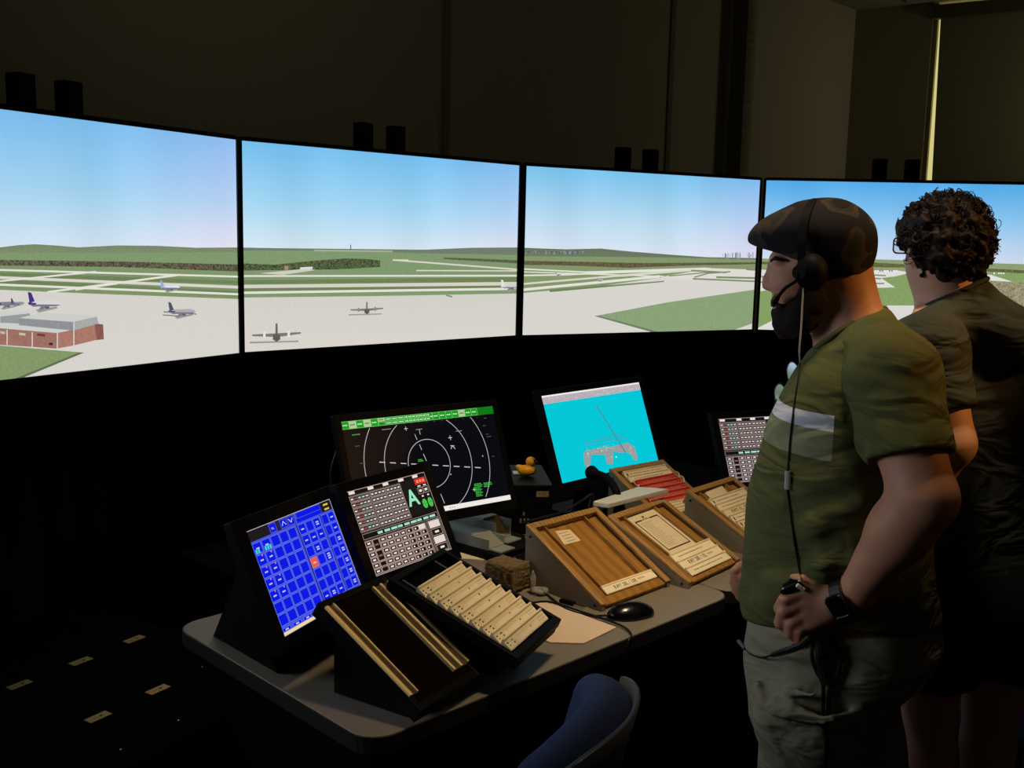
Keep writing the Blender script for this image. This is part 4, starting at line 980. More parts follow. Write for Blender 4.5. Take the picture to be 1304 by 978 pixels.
us = thing('usb_plug', 'silver-tipped black plug on the desk between mouse and brown block', 'plug', tuple(UV(.83, .25, .742)))
obj('plug_tip', box(Fr(UV(.822, .225, .742), dvec(.1, -1), dvec(1, .1)), 0, .032, 0, .011, 0, .005), mat('bright_steel', (210, 210, 215), .25, metal=1), us)
obj('plug_body', box(Fr(UV(.822, .225, .742), dvec(.1, -1), dvec(1, .1)), -.045, 0, -.002, .013, 0, .009), BLACK, us, bevel=.002)
# grey document trays, paper and keyboard behind
GPL = mat('grey_green_plastic', (150, 152, 142), .5, noise_amt=.05)
def gray_tray(label, u, v, yaw, w, l, z0, h):
    X = dvec(math.cos(yaw), math.sin(yaw)); Y = dvec(-math.sin(yaw), math.cos(yaw)); G_ = Fr(UV(u, v), X, Y)
    t = thing('strip_tray', label, 'tray', tuple(G_(w / 2, l / 2, z0)), 0, 'grey plastic trays')
    m = bmesh.new(); bm_box(m, G_, 0, .004, 0, l, z0, z0 + h); bm_box(m, G_, w - .004, w, 0, l, z0, z0 + h); obj('side_wall', m, GPL, t)
    obj('lid', prism([G_(0, .05, z0 + h), G_(w, .05, z0 + h), G_(w, l, z0 + h), G_(0, l, z0 + h)], [G_(.004, .055, z0 + h + .005), G_(w - .004, .055, z0 + h + .005), G_(w - .004, l, z0 + h + .005), G_(.004, l, z0 + h + .005)]), GPL, t)
    obj('tray_floor', box(G_, .004, w - .004, -.045, l, z0, z0 + .004), GPL, t)
    obj('ramp', prism([G_(.004, .0, z0 + .004), G_(w - .004, .0, z0 + .004), G_(w - .004, .05, z0 + .004), G_(.004, .05, z0 + .004)], [G_(.004, .0, z0 + .006), G_(w - .004, .0, z0 + .006), G_(w - .004, .05, z0 + h), G_(.004, .05, z0 + h)]), GPL, t)
    return t
gray_tray('lower grey plastic strip tray below the radar monitor', .93, .66, .1, .075, .30, .765, .032)
gray_tray('upper grey plastic strip tray with an open channel end, below the radar monitor', 1.012, .715, .1, .075, .24, .7651, .055)
o = obj('tray_stand', box(Fr(UV(.92, .605), dvec(1, .1), dvec(-.1, 1)), .0, .22, .0, .34, .741, .764), BLACK); set_tags(o, 'flat black stand under the grey strip trays', 'stand')
o = obj('paper_sheet', prism([UV(.86, .73, .7405), UV(.905, .66, .7405), UV(.93, .66, .7405), UV(.93, .78, .7405)][::-1], [UV(.86, .73, .742), UV(.905, .66, .742), UV(.93, .66, .742), UV(.93, .78, .742)][::-1]), PAPER); 
set_tags(o, 'cream paper sheet poking out beside the grey strip trays', 'sheet')
kbt = thing('keyboard', 'black keyboard wedged behind the brown block and the empty wooden bay', 'keyboard', tuple(UV(.98, .53, .741)))
K = Fr(UV(.875, .47, .741), dvec(1, .08), dvec(-.08, 1)); obj('key_tray', box(K, 0, .30, 0, .115, 0, .014), BLACK, kbt, bevel=.002)
kb_me = None
for j in range(5):
    for i in range(15):
        m = bmesh.new(); f3 = Fr(K(.006 + i * .0193, .006 + j * .021, .014), K.x, K.y)
        bm_hull_prism(m, [f3(0, 0), f3(.017, 0), f3(.017, .018), f3(0, .018)], [f3(.002, .002, .006), f3(.015, .002, .006), f3(.015, .016, .006), f3(.002, .016, .006)]); obj('key', m, BLACK, kbt)
# equipment box, duck, label
EB = Fr(UV(1.172, .797), dvec(1.256 - 1.172, .728 - .797), dvec(.2, .222)); EBw, EBl = .125, .30
eb = thing('equipment_box', 'black electronics box carrying the rubber duck', 'electronics', tuple(EB(EBw / 2, EBl / 2, .741)))
obj('case', box(EB, 0, EBw, 0, EBl, .741, .90), BLACKM, eb, bevel=.003)
obj('label_tag', box(EB, .072, .112, -.0012, 0, .862, .880), mat('tan_label', (150, 128, 80), .7), eb, label='small tan label on the front')
p = Paint(Fr(EB(.072, -.0013, .862), EB.x, ZAX), .0001); p.text('T 05', .006, .005, .009, INKK, 1); p.build('label_print', PRINT, eb)
m = bmesh.new()
for k in range(3): bm_box(m, EB, .02 + k * .012, .026 + k * .012, -.001, .0, .775, .79)
bm_box(m, EB, .03, .036, -.001, 0, .80, .812); obj('port', m, mat('dull_white_port', (120, 120, 118), .5), eb, label='row of small pale port markings')
o = obj('white_card', box(Fr(EB(.012, .14, .9005), EB.x, EB.y), 0, .045, 0, .05, 0, .003), mat('white_card', (220, 220, 215), .7)); set_tags(o, 'small white card behind the rubber duck', 'card')
dk = thing('rubber_duck', 'small yellow rubber duck sitting on the black electronics box', 'toy', tuple(UV(1.295, .862, .9005)))
dc = UV(1.295, .862, .9005); dr = Vector((1, .15, 0)).normalized(); dl = Vector((-.15, 1, 0)).normalized()
df = Field((dc.x - .06, dc.y - .06, .89), (dc.x + .06, dc.y + .06, .98), .0016)
df.ell(dc + Vector((0, 0, .019)), (dr, dl, ZAX), (.032, .022, .0185), .004); df.ell(dc - dr * .028 + Vector((0, 0, .031)), (dr, dl, ZAX), (.010, .009, .008), .010)
df.ell(dc + dr * .013 + Vector((0, 0, .049)), (dr, dl, ZAX), (.0175, .0165, .0165), .005); df.plane((0, 0, .9012), (0, 0, -1), .001)
DUCK = mat('yellow_rubber', (246, 176, 20), .4)
df.mesh('duck_body', DUCK, dk, smooth_it=2)
m = bmesh.new(); hb = dc + dr * .029 - dl * .004 + Vector((0, 0, .045)); bm_tube(m, [hb - dr * .004, hb + dr * .004, hb + dr * .0095], [.0065, .0055, .002], 10); obj('beak', m, mat('orange_rubber', (226, 96, 14), .4), dk)
m = bmesh.new(); bmesh.ops.create_uvsphere(m, u_segments=10, v_segments=8, radius=.0026, matrix=Matrix.Translation(dc + dr * .0225 - dl * .0125 + Vector((0, 0, .053)))); obj('eye', m, GLOSSB, dk)
# desk microphone / handset on a curved neck in front of the cyan chart
hs = thing('telephone_handset', 'black telephone handset on a curved holder in front of the cyan chart', 'handset', tuple(UV(1.36, .53, .741)))
m = bmesh.new(); H1, H2, H3 = at_z(750, 601, .965), at_z(770, 606, .965), at_z(783, 622, .94)
bm_tube(m, catmull([H1 + (H1 - H2) * .1, H1 + (H2 - H1) * .2, H1 + (H2 - H1) * .6, H2 + (H3 - H2) * .2, H3, at_z(792, 650, .88)], 5), [.008 + .011 * max(0, math.sin(min(1, k / 9) * math.pi)) + .004 for k in range(26)], 12); obj('handset_body', m, BLACK, hs, smooth=True)
q = at_z(785, 640, .90)
obj('holder_post', tube([q, UV(1.36, .53, .80), UV(1.36, .53, .752)], .008, 8, 4), BLACK, hs)
obj('holder_base', prism([UV(1.36 + a, .53 + b, .741) for a, b in ((-.04, -.03), (.04, -.03), (.04, .03), (-.04, .03))], [UV(1.36 + a, .53 + b, .753) for a, b in ((-.035, -.025), (.035, -.025), (.035, .025), (-.035, .025))]), BLACK, hs)
m = bmesh.new(); bmesh.ops.create_uvsphere(m, u_segments=12, v_segments=8, radius=.007, matrix=Matrix.Translation(at_z(768, 607, .955) - CF * .012)); obj('metal_button', m, STEELD, hs)
# cables beside the radar monitor
o = obj('cable', tube([at_plane(440, 545, (-.45, 2.8, 1.1), (0, 1, 0)), at_plane(428, 576, (-.45, 2.8, 1.1), (0, 1, 0)), at_plane(421, 605, (-.45, 2.8, 1.1), (0, 1, 0)), at_plane(427, 640, (-.45, 2.85, 1.1), (0, 1, 0)), at_plane(440, 700, (-.4, 2.9, .9), (0, 1, 0)), (-.42, 2.95, .76)], .003, 8, 8), mat('grey_cable', (70, 66, 62), .5)); set_tags(o, 'grey cable hanging beside the left edge of the radar monitor', 'cable')

# ------------------------------------------------------------------ black console with tagged slots at lower left
CX = Vector((.52, .86, 0)).normalized(); CY_ = Vector((-CX.y, CX.x, 0)); CO = Vector((-.87, 2.06, 0)); CFm = Fr(CO, CX, CY_)
cs = thing('side_console', 'low black console with cream slot tags at the lower left', 'console', tuple(CFm(.2, .45, 0)))
CONS = mat('console_black', (3, 3, 3), .9, spec=.05)
obj('cabinet', box(CFm, -.25, .66, .0, .95, 0, .497), CONS, cs)
for k in range(6):
    obj('slot_cover', box(CFm, -.24 + .15 * k, -.10 + .15 * k, .01, .94, .497, .499), CONS, cs)
TAGM = mat('slot_tag_card', (196, 166, 112), .8, noise_amt=.1)
for (x, y) in ((25, 872), (103, 842), (171, 814), (125, 913), (201, 878)):
    c = at_z(x, y, .4995); f = Fr(c, CX, CY_); m = box(f, -.030, .030, -.014, .014, -.0005, .0008); tg = obj('slot_tag', m, TAGM, cs, label='cream slot tag with a dark mark')
    p = Paint(Fr(c + Vector((0, 0, .0008)), CX, CY_), .0001); p.rect(.004, -.004, .012, .003, INKK, 1); p.rect(-.018, -.002, -.002, .0, (130, 96, 60), 1); p.build('tag_print', PRINT, tg)
for (x, y) in ((154, 955), (228, 918), (258, 850)):
    c = at_z(x, y, .502); m = bmesh.new(); bmesh.ops.create_uvsphere(m, u_segments=10, v_segments=8, radius=.0035, matrix=Matrix.Translation(c)); obj('stud', m, mat('polished_stud', (235, 235, 235), .15, metal=1), cs, smooth=True)

# ------------------------------------------------------------------ office chairs
BLUEF = mat('blue_upholstery', (42, 53, 84), .95, noise_amt=.25, noise_scale=60, bump=.3, bump_scale=300, spec=.1)
def office_chair(label, base, face, top_z=.93, seat_z=.47):
    """face = horizontal direction the sitter looks"""
    b = Vector(base); f = Vector((face[0], face[1], 0)).normalized(); s = Vector((f.y, -f.x, 0))
    t = thing('office_chair', label, 'chair', tuple(b), 0, 'blue office chairs')
    F = Field((b.x - .36, b.y - .36, .60), (b.x + .36, b.y + .36, 1.02), .008)
    bc = b - f * .24 + Vector((0, 0, top_z - .19)); up = (Vector(ZAX) * .97 - f * .24).normalized(); nf = s.cross(up)
    if nf.dot(f) < 0: nf = -nf
    for k in range(-4, 5):
        a = k / 4; q = bc + s * (a * .165) + nf * (.045 * a * a)
        F.cone(q - up * (.15 - .02 * a * a), q + up * (.155 - .050 * a * a), .042, .042, .03)
    F.mesh('back_pad', BLUEF, t, smooth_it=3)
    bm = bmesh.new(); R = []
    N = 14
    for j in range(7):
        row = []
        for i in range(N + 1):
            a = -1 + 2 * i / N; c = -1 + 2 * j / 6; w_ = .205 * (1 - .10 * max(0, c) ** 3)
            hh = (.19 - .035 * abs(a) ** 3)
            row.append(bm.verts.new(bc + s * (a * w_) + up * (c * hh) + nf * (.055 * a * a - .046)))
        R.append(row)
    for r0, r1 in zip(R, R[1:]):
        for i in range(N): bm.faces.new((r0[i], r0[i + 1], r1[i + 1], r1[i]))
    o = obj('back_shell', bm, mat('charcoal_shell', (44, 44, 46), .45), t, smooth=True); md = o.modifiers.new('s', 'SOLIDIFY'); md.thickness = .010; md.offset = 0
    F = Field((b.x - .34, b.y - .34, seat_z - .1), (b.x + .34, b.y + .34, seat_z + .08), .008)
    boxsdf(F, b + Vector((0, 0, seat_z - .02)), (f, s, ZAX), (.23, .235, .04), .035); F.mesh('seat_pad', BLUEF, t, smooth_it=2)
    obj('back_bar', tube([bc - up * .1 - nf * .05, b - f * .30 + Vector((0, 0, seat_z + .05)), b - f * .2 + Vector((0, 0, seat_z - .07)), b + Vector((0, 0, seat_z - .07))], .016, 8, 5), BLACKM, t)
    obj('gas_lift', tube([b + Vector((0, 0, .09)), b + Vector((0, 0, seat_z - .06))], .025, 14), BLACKM, t)
    for k in range(5):
        a = math.radians(72 * k + 10); d = Vector((math.cos(a), math.sin(a), 0))
        leg = obj('leg', tube([b + Vector((0, 0, .11)), b + d * .28 + Vector((0, 0, .075))], [.026, .016], 8), BLACKM, t)
        c = b + d * .275 + Vector((0, 0, .027)); sd = Vector((-d.y, d.x, 0)); obj('caster', tube([c - sd * .018, c + sd * .018], .026, 14), BLACKM, leg)
    return t
office_chair('blue office chair in front of the desk, only the top of its back in view', (-.095, 1.72, 0), (-.94, .34), .915)
office_chair('dark blue office chair at the right edge behind the second man', (1.43, 2.68, 0), (.35, .94), .90)
# ---- PART4
# ================================================================== people
SKIN = mat('skin', (176, 124, 98), .55, noise_amt=.10, noise_scale=70, bump=.12, bump_scale=400, spec=.35)
SKIN2 = mat('paler_skin', (196, 150, 128), .55, noise_amt=.06, noise_scale=50, spec=.35)
class Body:
    """coordinates seen by the photographer: e1 to the right, e2 away; Q(x, y, d) = point whose distance along e2 is D0 + d"""
    def __init__(s, px, D0):
        r = ray(px, 489); s.e2 = Vector((r.x, r.y, 0)).normalized(); s.e1 = Vector((s.e2.y, -s.e2.x, 0)); s.D0 = D0
    def Q(s, x, y, d=0):
        r = ray(x, y); return CAM + r * ((s.D0 + d) / r.dot(s.e2))
    def R(s, px, d=0): return px * (s.D0 + d) / FPX
    def dirs(s, deg):
        """looking left in the picture, turned away from the photographer by deg"""
        a = math.radians(deg); f = -s.e1 * math.cos(a) + s.e2 * math.sin(a); l = -s.e2 * math.cos(a) - s.e1 * math.sin(a); return f, l
    def rows(s, F, rows, f, l, deg, grow=0, k=.01, p=2.3, dd=0):
        """rows: (pixel row, left outline, right outline, half width across the body in m)"""
        zs, cx, cy, A, B = [], [], [], [], []
        for y, xl, xr, b in rows:
            c = s.Q((xl + xr) / 2, y, dd); w_ = (xr - xl) / 2 * (s.D0 + dd) / FPX
            a = math.sqrt(max(w_ * w_ - (b * math.sin(math.radians(deg))) ** 2, .0009)) / math.cos(math.radians(deg))
            zs.append(c.z); cx.append(c.x); cy.append(c.y); A.append(a + grow); B.append(b + grow)
        # resample smoothly
        zs = np.array(zs); o = np.argsort(zs); zz = np.linspace(zs.min(), zs.max(), 60)
        def sm(v):
            v = np.interp(zz, zs[o], np.array(v)[o]); kx = np.ones(5) / 5; vp = np.pad(v, 2, 'edge'); return np.convolve(vp, kx, 'valid')
        F.loft(zz, sm(cx), sm(cy), sm(A), sm(B), f, l, k, p=p)

# ---------------------------------------------------------------- the man in the olive shirt
M = Body(1060, 2.15); DEG = 20; mf_, ml_ = M.dirs(DEG); Q = M.Q; ax = (mf_, ml_, Vector(ZAX))
base = Q(1068, 700, 0); base.z = 0
man = thing('person', 'man in olive T-shirt, flat cap and headset, in profile with his hand on his hip', 'person', tuple(base))
c = base
lo, hi = (c.x - .52, c.y - .50, -.01), (c.x + .42, c.y + .50, 1.84)
HF = Field(lo, hi, .0042)
# --- head
H = lambda x, y, d=0: Q(x, y, d)
up = Vector(ZAX)
ht = .0  # head roll
HF.ell(H(1048, 320), ax, (.093, .073, .098), .02)                       # cranium
HF.ell(H(1021, 350), ax, (.062, .062, .078), .025)                       # face block
HF.ell(H(1019, 391), ax, (.050, .050, .046), .025)                       # jaw
HF.ell(H(1004, 411) , ax, (.024, .028, .020), .02)                      # chin
HF.ell(H(1025, 385, -.03), ax, (.045, .025, .05), .03)
F0 = H(988, 330)
HF.cone(H(988, 330, .02) , H(992, 331, -.045), .014, .012, .012)        # brow ridge
nb, nt = H(982, 341, .0), H(976.5, 364, .0)
HF.chain([H(988, 333), H(984, 341), H(979, 356), H(977.5, 363)], [.010, .010, .0115, .0115], .007)
HF.ell(H(981, 366, -.014), ax, (.009, .008, .008), .006); HF.ell(H(983, 366, .012), ax, (.009, .008, .008), .006)
HF.ell(H(991, 344, -.034), ax, (.013, .015, .010), .006, op='cut')      # eye sockets
HF.ell(H(984, 343, .028), ax, (.011, .013, .010), .006, op='cut')
HF.ell(H(993, 344.5, -.034), ax, (.012, .014, .0105), .003)             # eyeball and lid
HF.cone(H(986, 340.5, -.030), H(995, 341.5, -.048), .0036, .003, .003)
HF.ell(H(1000, 361, -.045), ax, (.030, .018, .024), .02)                # cheekbone
HF.cone(H(987, 381, -.012), H(992, 383, -.03), .0075, .005, .006)       # lips
HF.cone(H(988, 388, -.010), H(993, 388, -.028), .0080, .005, .006)
# ear
ec = H(1040, 348, -.072); HF.ell(ec, (mf_, ml_, up), (.017, .010, .031), .006); HF.ell(ec + ml_ * .009 + mf_ * .002, ax, (.008, .006, .016), .004, op='cut')
# --- neck and shoulders
HF.cone(H(1070, 345), H(1086, 440), .058, .066, .02)
HF.cone(H(1080, 350), H(1094, 430, -.02), .040, .052, .02)
HF.cone(H(1050, 405), H(1072, 455, 0), .030, .045, .02)
HF.cone(H(1108, 445), H(1138, 470, -.16), .052, .052, .04); HF.cone(H(1095, 440), H(1080, 462, .17), .055, .055, .05)
# --- trunk (kept inside the clothes)
TR = [(455, 1048, 1140, .12), (470, 1020, 1158, .165), (500, 1000, 1168, .185), (540, 991, 1174, .19), (580, 984, 1176, .195), (620, 970, 1174, .195), (660, 965, 1172, .195),
      (700, 961, 1172, .19), (740, 960, 1176, .19), (775, 962, 1180, .185), (800, 966, 1184, .18), (850, 966, 1180, .18)]
M.rows(HF, TR, mf_, ml_, DEG, grow=-.014, k=.03)
# --- near (left) arm
SH, EL, WR = H(1134, 480, -.175), H(1176, 634, -.255), H(1090, 753, -.215)
HF.chain([SH, SH.lerp(EL, .5), EL], [.056, .060, .057], .02)
HF.cone(EL, EL.lerp(WR, .35), .056, .055, .02); HF.cone(EL.lerp(WR, .3), WR, .055, .034, .02)
# --- hand: palm back towards us, fingers curled over the hip, thumb forward
dd = -.205
WRi = H(1077, 757, dd)
HF.chain([H(1092, 752, -.215), WRi, H(1062, 762, dd)], [.036, .031, .031], .012)
for a, b in (((1062, 751), (1026, 752)), ((1060, 763), (1025, 767)), ((1058, 773), (1027, 781)), ((1058, 782), (1031, 795))):
    HF.chain([H(*a, dd), H(*b, dd - .004)], [.017, .0155], .012)
FN = [((1026, 752), (1000, 763), (993, 774), (999, 782), .0122), ((1025, 767), (999, 778), (994, 793), (1001, 800), .0128),
      ((1027, 781), (1008, 793), (1007, 806), (1014, 810), .0120), ((1031, 795), (1019, 802), (1018, 813), (1024, 817), .0104)]
for k_, (a, b, c_, e_, r_) in enumerate(FN):
    HF.chain([H(*a, dd - .004), H(*b, dd - .012), H(*c_, dd + .012), H(*e_, dd + .034)], [r_ * 1.12, r_ * 1.06, r_, r_ * .82], .0025)
HF.chain([H(1052, 750, dd), H(1037, 742, dd - .008), H(1022, 738, dd - .01), H(1011, 735.5, dd - .004)], [.017, .0125, .0108, .0085], .005)
# --- far (right) arm and hand, mostly behind the belly
SH2, EL2, WR2 = H(1062, 470, .19), H(1085, 620, .285), H(975, 716, .20)
HF.chain([SH2, SH2.lerp(EL2, .5), EL2], [.066, .060, .052], .02); HF.cone(EL2, WR2, .050, .030, .015)
HF.chain([WR2, H(958, 727, .17)], [.030, .026], .012); HF.ell(H(948, 733, .155), ax, (.032, .022, .034), .012)
for a, b, c_, r_ in (((949, 718), (936, 727), (934, 742), .010), ((952, 724), (939, 735), (937, 752), .0105), ((957, 730), (943, 742), (942, 760), .010), ((960, 738), (949, 748), (948, 765), .0095)):
    HF.chain([H(*a, .15), H(*b, .135), H(*c_, .15), H(c_[0] + 6, c_[1] + 3, .165)], [r_ * 1.1, r_, r_ * .95, r_ * .8], .003)
HF.chain([H(958, 722, .14), H(951, 735, .125), H(948, 747, .125)], [.013, .0115, .009], .004)
# --- legs
hip = Vector((c.x, c.y, .88))
def leg(Fd, sx, r0, r1, r2, to, k=.03, ext=0):
    hp = hip + ml_ * (.10 * sx); kn = base + ml_ * (.12 * sx) + mf_ * (-.025 + .01 * sx) + Vector((0, 0, .49)); an = base + ml_ * (.14 * sx) + mf_ * (-.05 + .03 * sx) + Vector((0, 0, .09))
    Fd.chain([hp, kn, an], [r0, r1, r2], k); return kn, an
for sx in (1, -1):
    kn, an = leg(HF, sx, .092, .062, .042, None)
    HF.chain([an, an + mf_ * .10 - Vector((0, 0, .045))], [.045, .034], .02)
HFbody = HF.mesh('body', SKIN, man, smooth_it=1)

# --- T-shirt: trunk with colour blocks, sleeves, collar
CF_ = Field(lo, hi, .0052)
SHR = [(440, 1044, 1140, .13), (455, 1030, 1152, .165), (470, 1024, 1164, .185), (500, 1008, 1172, .20), (540, 989, 1178, .205), (580, 979, 1180, .21), (620, 964, 1178, .21), (660, 958, 1176, .21),
       (700, 955, 1176, .205), (740, 954, 1181, .205), (770, 954, 1186, .203), (800, 960, 1188, .20)]
M.rows(CF_, SHR, mf_, ml_, DEG, k=.02)
CF_.cone(H(1092, 432, .0), H(1134, 472, -.16), .066, .066, .05); CF_.cone(H(1092, 430, .03), H(1078, 468, .18), .066, .062, .05)
CF_.cone(H(1108, 428, .0), H(1142, 470, -.06), .046, .055, .035); CF_.cone(H(1060, 452, -.02), H(1104, 416, 0), .052, .040, .03)
# hem drawn up over the hand; folds
FOLD = [((1095, 640, -.21), (1040, 668, -.20), (985, 690, -.10), .014), ((1120, 655, -.18), (1050, 720, -.22), (990, 745, -.16), .015), ((1135, 690, -.15), (1090, 715, -.21), (1050, 738, -.21), .016),
        ((1085, 600, -.20), (1030, 622, -.18), (990, 628, -.10), .010), ((950, 752, -.04), (975, 760, -.13), (1000, 742, -.18), .014), ((955, 775, -.06), (985, 770, -.15), (1003, 750, -.19), .013),
        ((960, 742, -.06), (990, 735, -.16), (1030, 735, -.2), .010)]
for a, b, e_, r_ in FOLD: CF_.chain([H(*a), H(*b), H(*e_)], [r_ * .45, r_ * .7, r_ * .5], .034)
hz = H(955, 787).z
hn = (Vector((0, 0, -1)) ).normalized(); 
hp_ = [H(952, 786, -.04), H(1187, 799, .0), H(1070, 806, -.19)]; tilt_n = (hp_[1] - hp_[0]).cross(hp_[2] - hp_[0]).normalized(); tilt_n = tilt_n if tilt_n.z < 0 else -tilt_n; CF_.plane(hp_[0], tilt_n, .008)
CF_.rough(.0022, 24, 11, 2)
cn = None
pa, pb = H(1030, 457), H(1125, 391); cdir = (pb - pa).normalized(); cnn = cdir.cross(ml_).normalized(); 
if cnn.z < 0: cnn = -cnn
# neck opening
no = H(1081, 424); 
Fx = CF_
Xg = [Fx.lo[i] + Fx.h * np.arange(Fx.n[i], dtype='f') for i in range(3)]
dpl = (Xg[0][:, None, None] - pa[0]) * cnn[0] + (Xg[1][None, :, None] - pa[1]) * cnn[1] + (Xg[2][None, None, :] - pa[2]) * cnn[2]
Fx._mix((slice(None),) * 3, -dpl + .0, .006, 'cut') if False else Fx.plane(pa, cnn, .012)
def shirt_mat():
    m = bpy.data.materials.new('olive_shirt_blocks'); m.use_nodes = True; nt = m.node_tree; p = nt.nodes['Principled BSDF']; p.inputs['Roughness'].default_value = .95; p.inputs['Specular IOR Level'].default_value = .1
    at = nt.nodes.new('ShaderNodeAttribute'); at.attribute_name = 'Col'; n = nt.nodes.new('ShaderNodeTexNoise'); n.inputs['Scale'].default_value = 900
    tc = nt.nodes.new('ShaderNodeTexCoord'); nt.links.new(tc.outputs['Object'], n.inputs['Vector']); b = nt.nodes.new('ShaderNodeBump'); b.inputs['Strength'].default_value = .15; b.inputs['Distance'].default_value = .002
    # woven-in colour blocks: height of a slanting line decides the block
    sp_ = nt.nodes.new('ShaderNodeSeparateXYZ'); nt.links.new(tc.outputs['Object'], sp_.inputs[0])
    nt.links.new(n.outputs['Fac'], b.inputs['Height']); nt.links.new(b.outputs[0], p.inputs['Normal']); soft_folds(nt, tc, b, .5)
    return m, nt, p, tc
OLIVE, OLIVE2, STRIPE = (84, 86, 52), (126, 130, 100), (196, 196, 204)
smt, nt, pp, tc = shirt_mat()
# slanting coordinate s = n . (P - origin) in the shirt's own space
s0, s1 = H(997, 525, -.08), H(1057, 548, -.19); slv = (s1 - s0); 
nrm = slv.cross(mf_ * .0 + ml_ * -1.0 if False else ml_); nrm = Vector((0, 0, 1)) - slv.normalized() * slv.normalized().z; nrm.normalize()
def dotnode(v, off):
    d = nt.nodes.new('ShaderNodeVectorMath'); d.operation = 'DOT_PRODUCT'; nt.links.new(tc.outputs['Object'], d.inputs[0]); d.inputs[1].default_value = tuple(v)
    a = nt.nodes.new('ShaderNodeMath'); a.operation = 'SUBTRACT'; nt.links.new(d.outputs['Value'], a.inputs[0]); a.inputs[1].default_value = off; return a
Lc = lambda P: P - base
sv = dotnode(nrm, Lc(s0).dot(nrm)); bh = (H(1057, 528, -.19) - s1).dot(nrm); bh2 = (H(1062, 586, -.19) - s1).dot(nrm)
r = nt.nodes.new('ShaderNodeValToRGB'); r.color_ramp.interpolation = 'CONSTANT'
mr = nt.nodes.new('ShaderNodeMapRange'); mr.inputs['From Min'].default_value = -.2; mr.inputs['From Max'].default_value = .2; nt.links.new(sv.outputs[0], mr.inputs['Value']); nt.links.new(mr.outputs[0], r.inputs[0])
e = r.color_ramp.elements; e[0].position = 0; e[0].color = (*lin(OLIVE), 1); e[1].position = (bh2 + .2) / .4; e[1].color = (*lin(OLIVE2), 1)
x_ = e.new(.5); x_.color = (*lin(STRIPE), 1); x_ = e.new((bh + .2) / .4); x_.color = (*lin(OLIVE), 1)
# the blocks end at the side seam
sd = dotnode(M.e1, Lc(H(1062, 540, -.19)).dot(M.e1)); cmp_ = nt.nodes.new('ShaderNodeMath'); cmp_.operation = 'LESS_THAN'; cmp_.inputs[1].default_value = 0; nt.links.new(sd.outputs[0], cmp_.inputs[0])
mx = nt.nodes.new('ShaderNodeMixRGB'); mx.inputs[1].default_value = (*lin(OLIVE), 1); nt.links.new(cmp_.outputs[0], mx.inputs[0]); nt.links.new(r.outputs[0], mx.inputs[2]); nt.links.new(mx.outputs[0], pp.inputs['Base Color'])
shirt = CF_.mesh('t_shirt', smt, man, smooth_it=2, label='olive T-shirt with a pale chest stripe')
OLV = mat('olive_cotton', OLIVE, .95, spec=.1, bump=.1, bump_scale=900, fold=.5)
from mathutils.bvhtree import BVHTree
def bvh(o):
    me = o.data; M_ = ROOT[o.name]; return BVHTree.FromPolygons([M_ @ v.co for v in me.vertices], [p.vertices[:] for p in me.polygons])
_sb = bvh(shirt)
def snap(x, y, off=.003, T=None):
    r = ray(x, y).normalized(); h = (T or _sb).ray_cast(CAM, r); 
    return h[0] - r * off if h[0] else H(x, y, -.15)
SF = Field(lo, hi, .0052)
hem_c = H(1159, 577, -.23)
SF.chain([H(1118, 448, -.11), H(1136, 482, -.175), hem_c + (hem_c - H(1136, 482, -.175)) * .15], [.068, .081, .078], .035)
SF.cone(H(1126, 470, -.12), H(1112, 560, -.19), .055, .035, .03)
SF.chain([H(1150, 500, -.25), H(1110, 590, -.25)], [.014, .012], .02); SF.chain([H(1175, 450, -.2), H(1120, 520, -.25)], [.010, .008], .025); SF.chain([H(1185, 480, -.2), H(1150, 560, -.27)], [.010, .010], .02)
SF.chain([H(1190, 500, -.22), H(1176, 575, -.27)], [.008, .008], .015)
hn = (hem_c - H(1146, 478, -.175)).normalized(); hn = (hn + M.e1 * .05).normalized(); SF.plane(H(1160, 584, -.23), hn, .006); SF.rough(.0016, 28, 4, 2)
# hollow cuff
SF.cone(H(1166, 592, -.235), H(1165, 574, -.232), .060, .058, .003, 'cut')
slv_ = SF.mesh('sleeve', OLV, shirt, smooth_it=2)
SF = Field(lo, hi, .0052); SF.chain([H(1078, 462, .18), H(1085, 560, .25)], [.08, .078], .03); slv2 = SF.mesh('sleeve', OLV, shirt, smooth_it=2)
m = bmesh.new(); ring = []
for k in range(41):
    a = 2 * math.pi * k / 40; ring.append(H(1077, 425.5, 0) + cdir * (math.cos(a) * .086) + ml_ * (math.sin(a) * .083) - cnn * .001)
bm_tube(m, ring, .0065, 8); obj('collar', m, OLV, shirt, smooth=True)

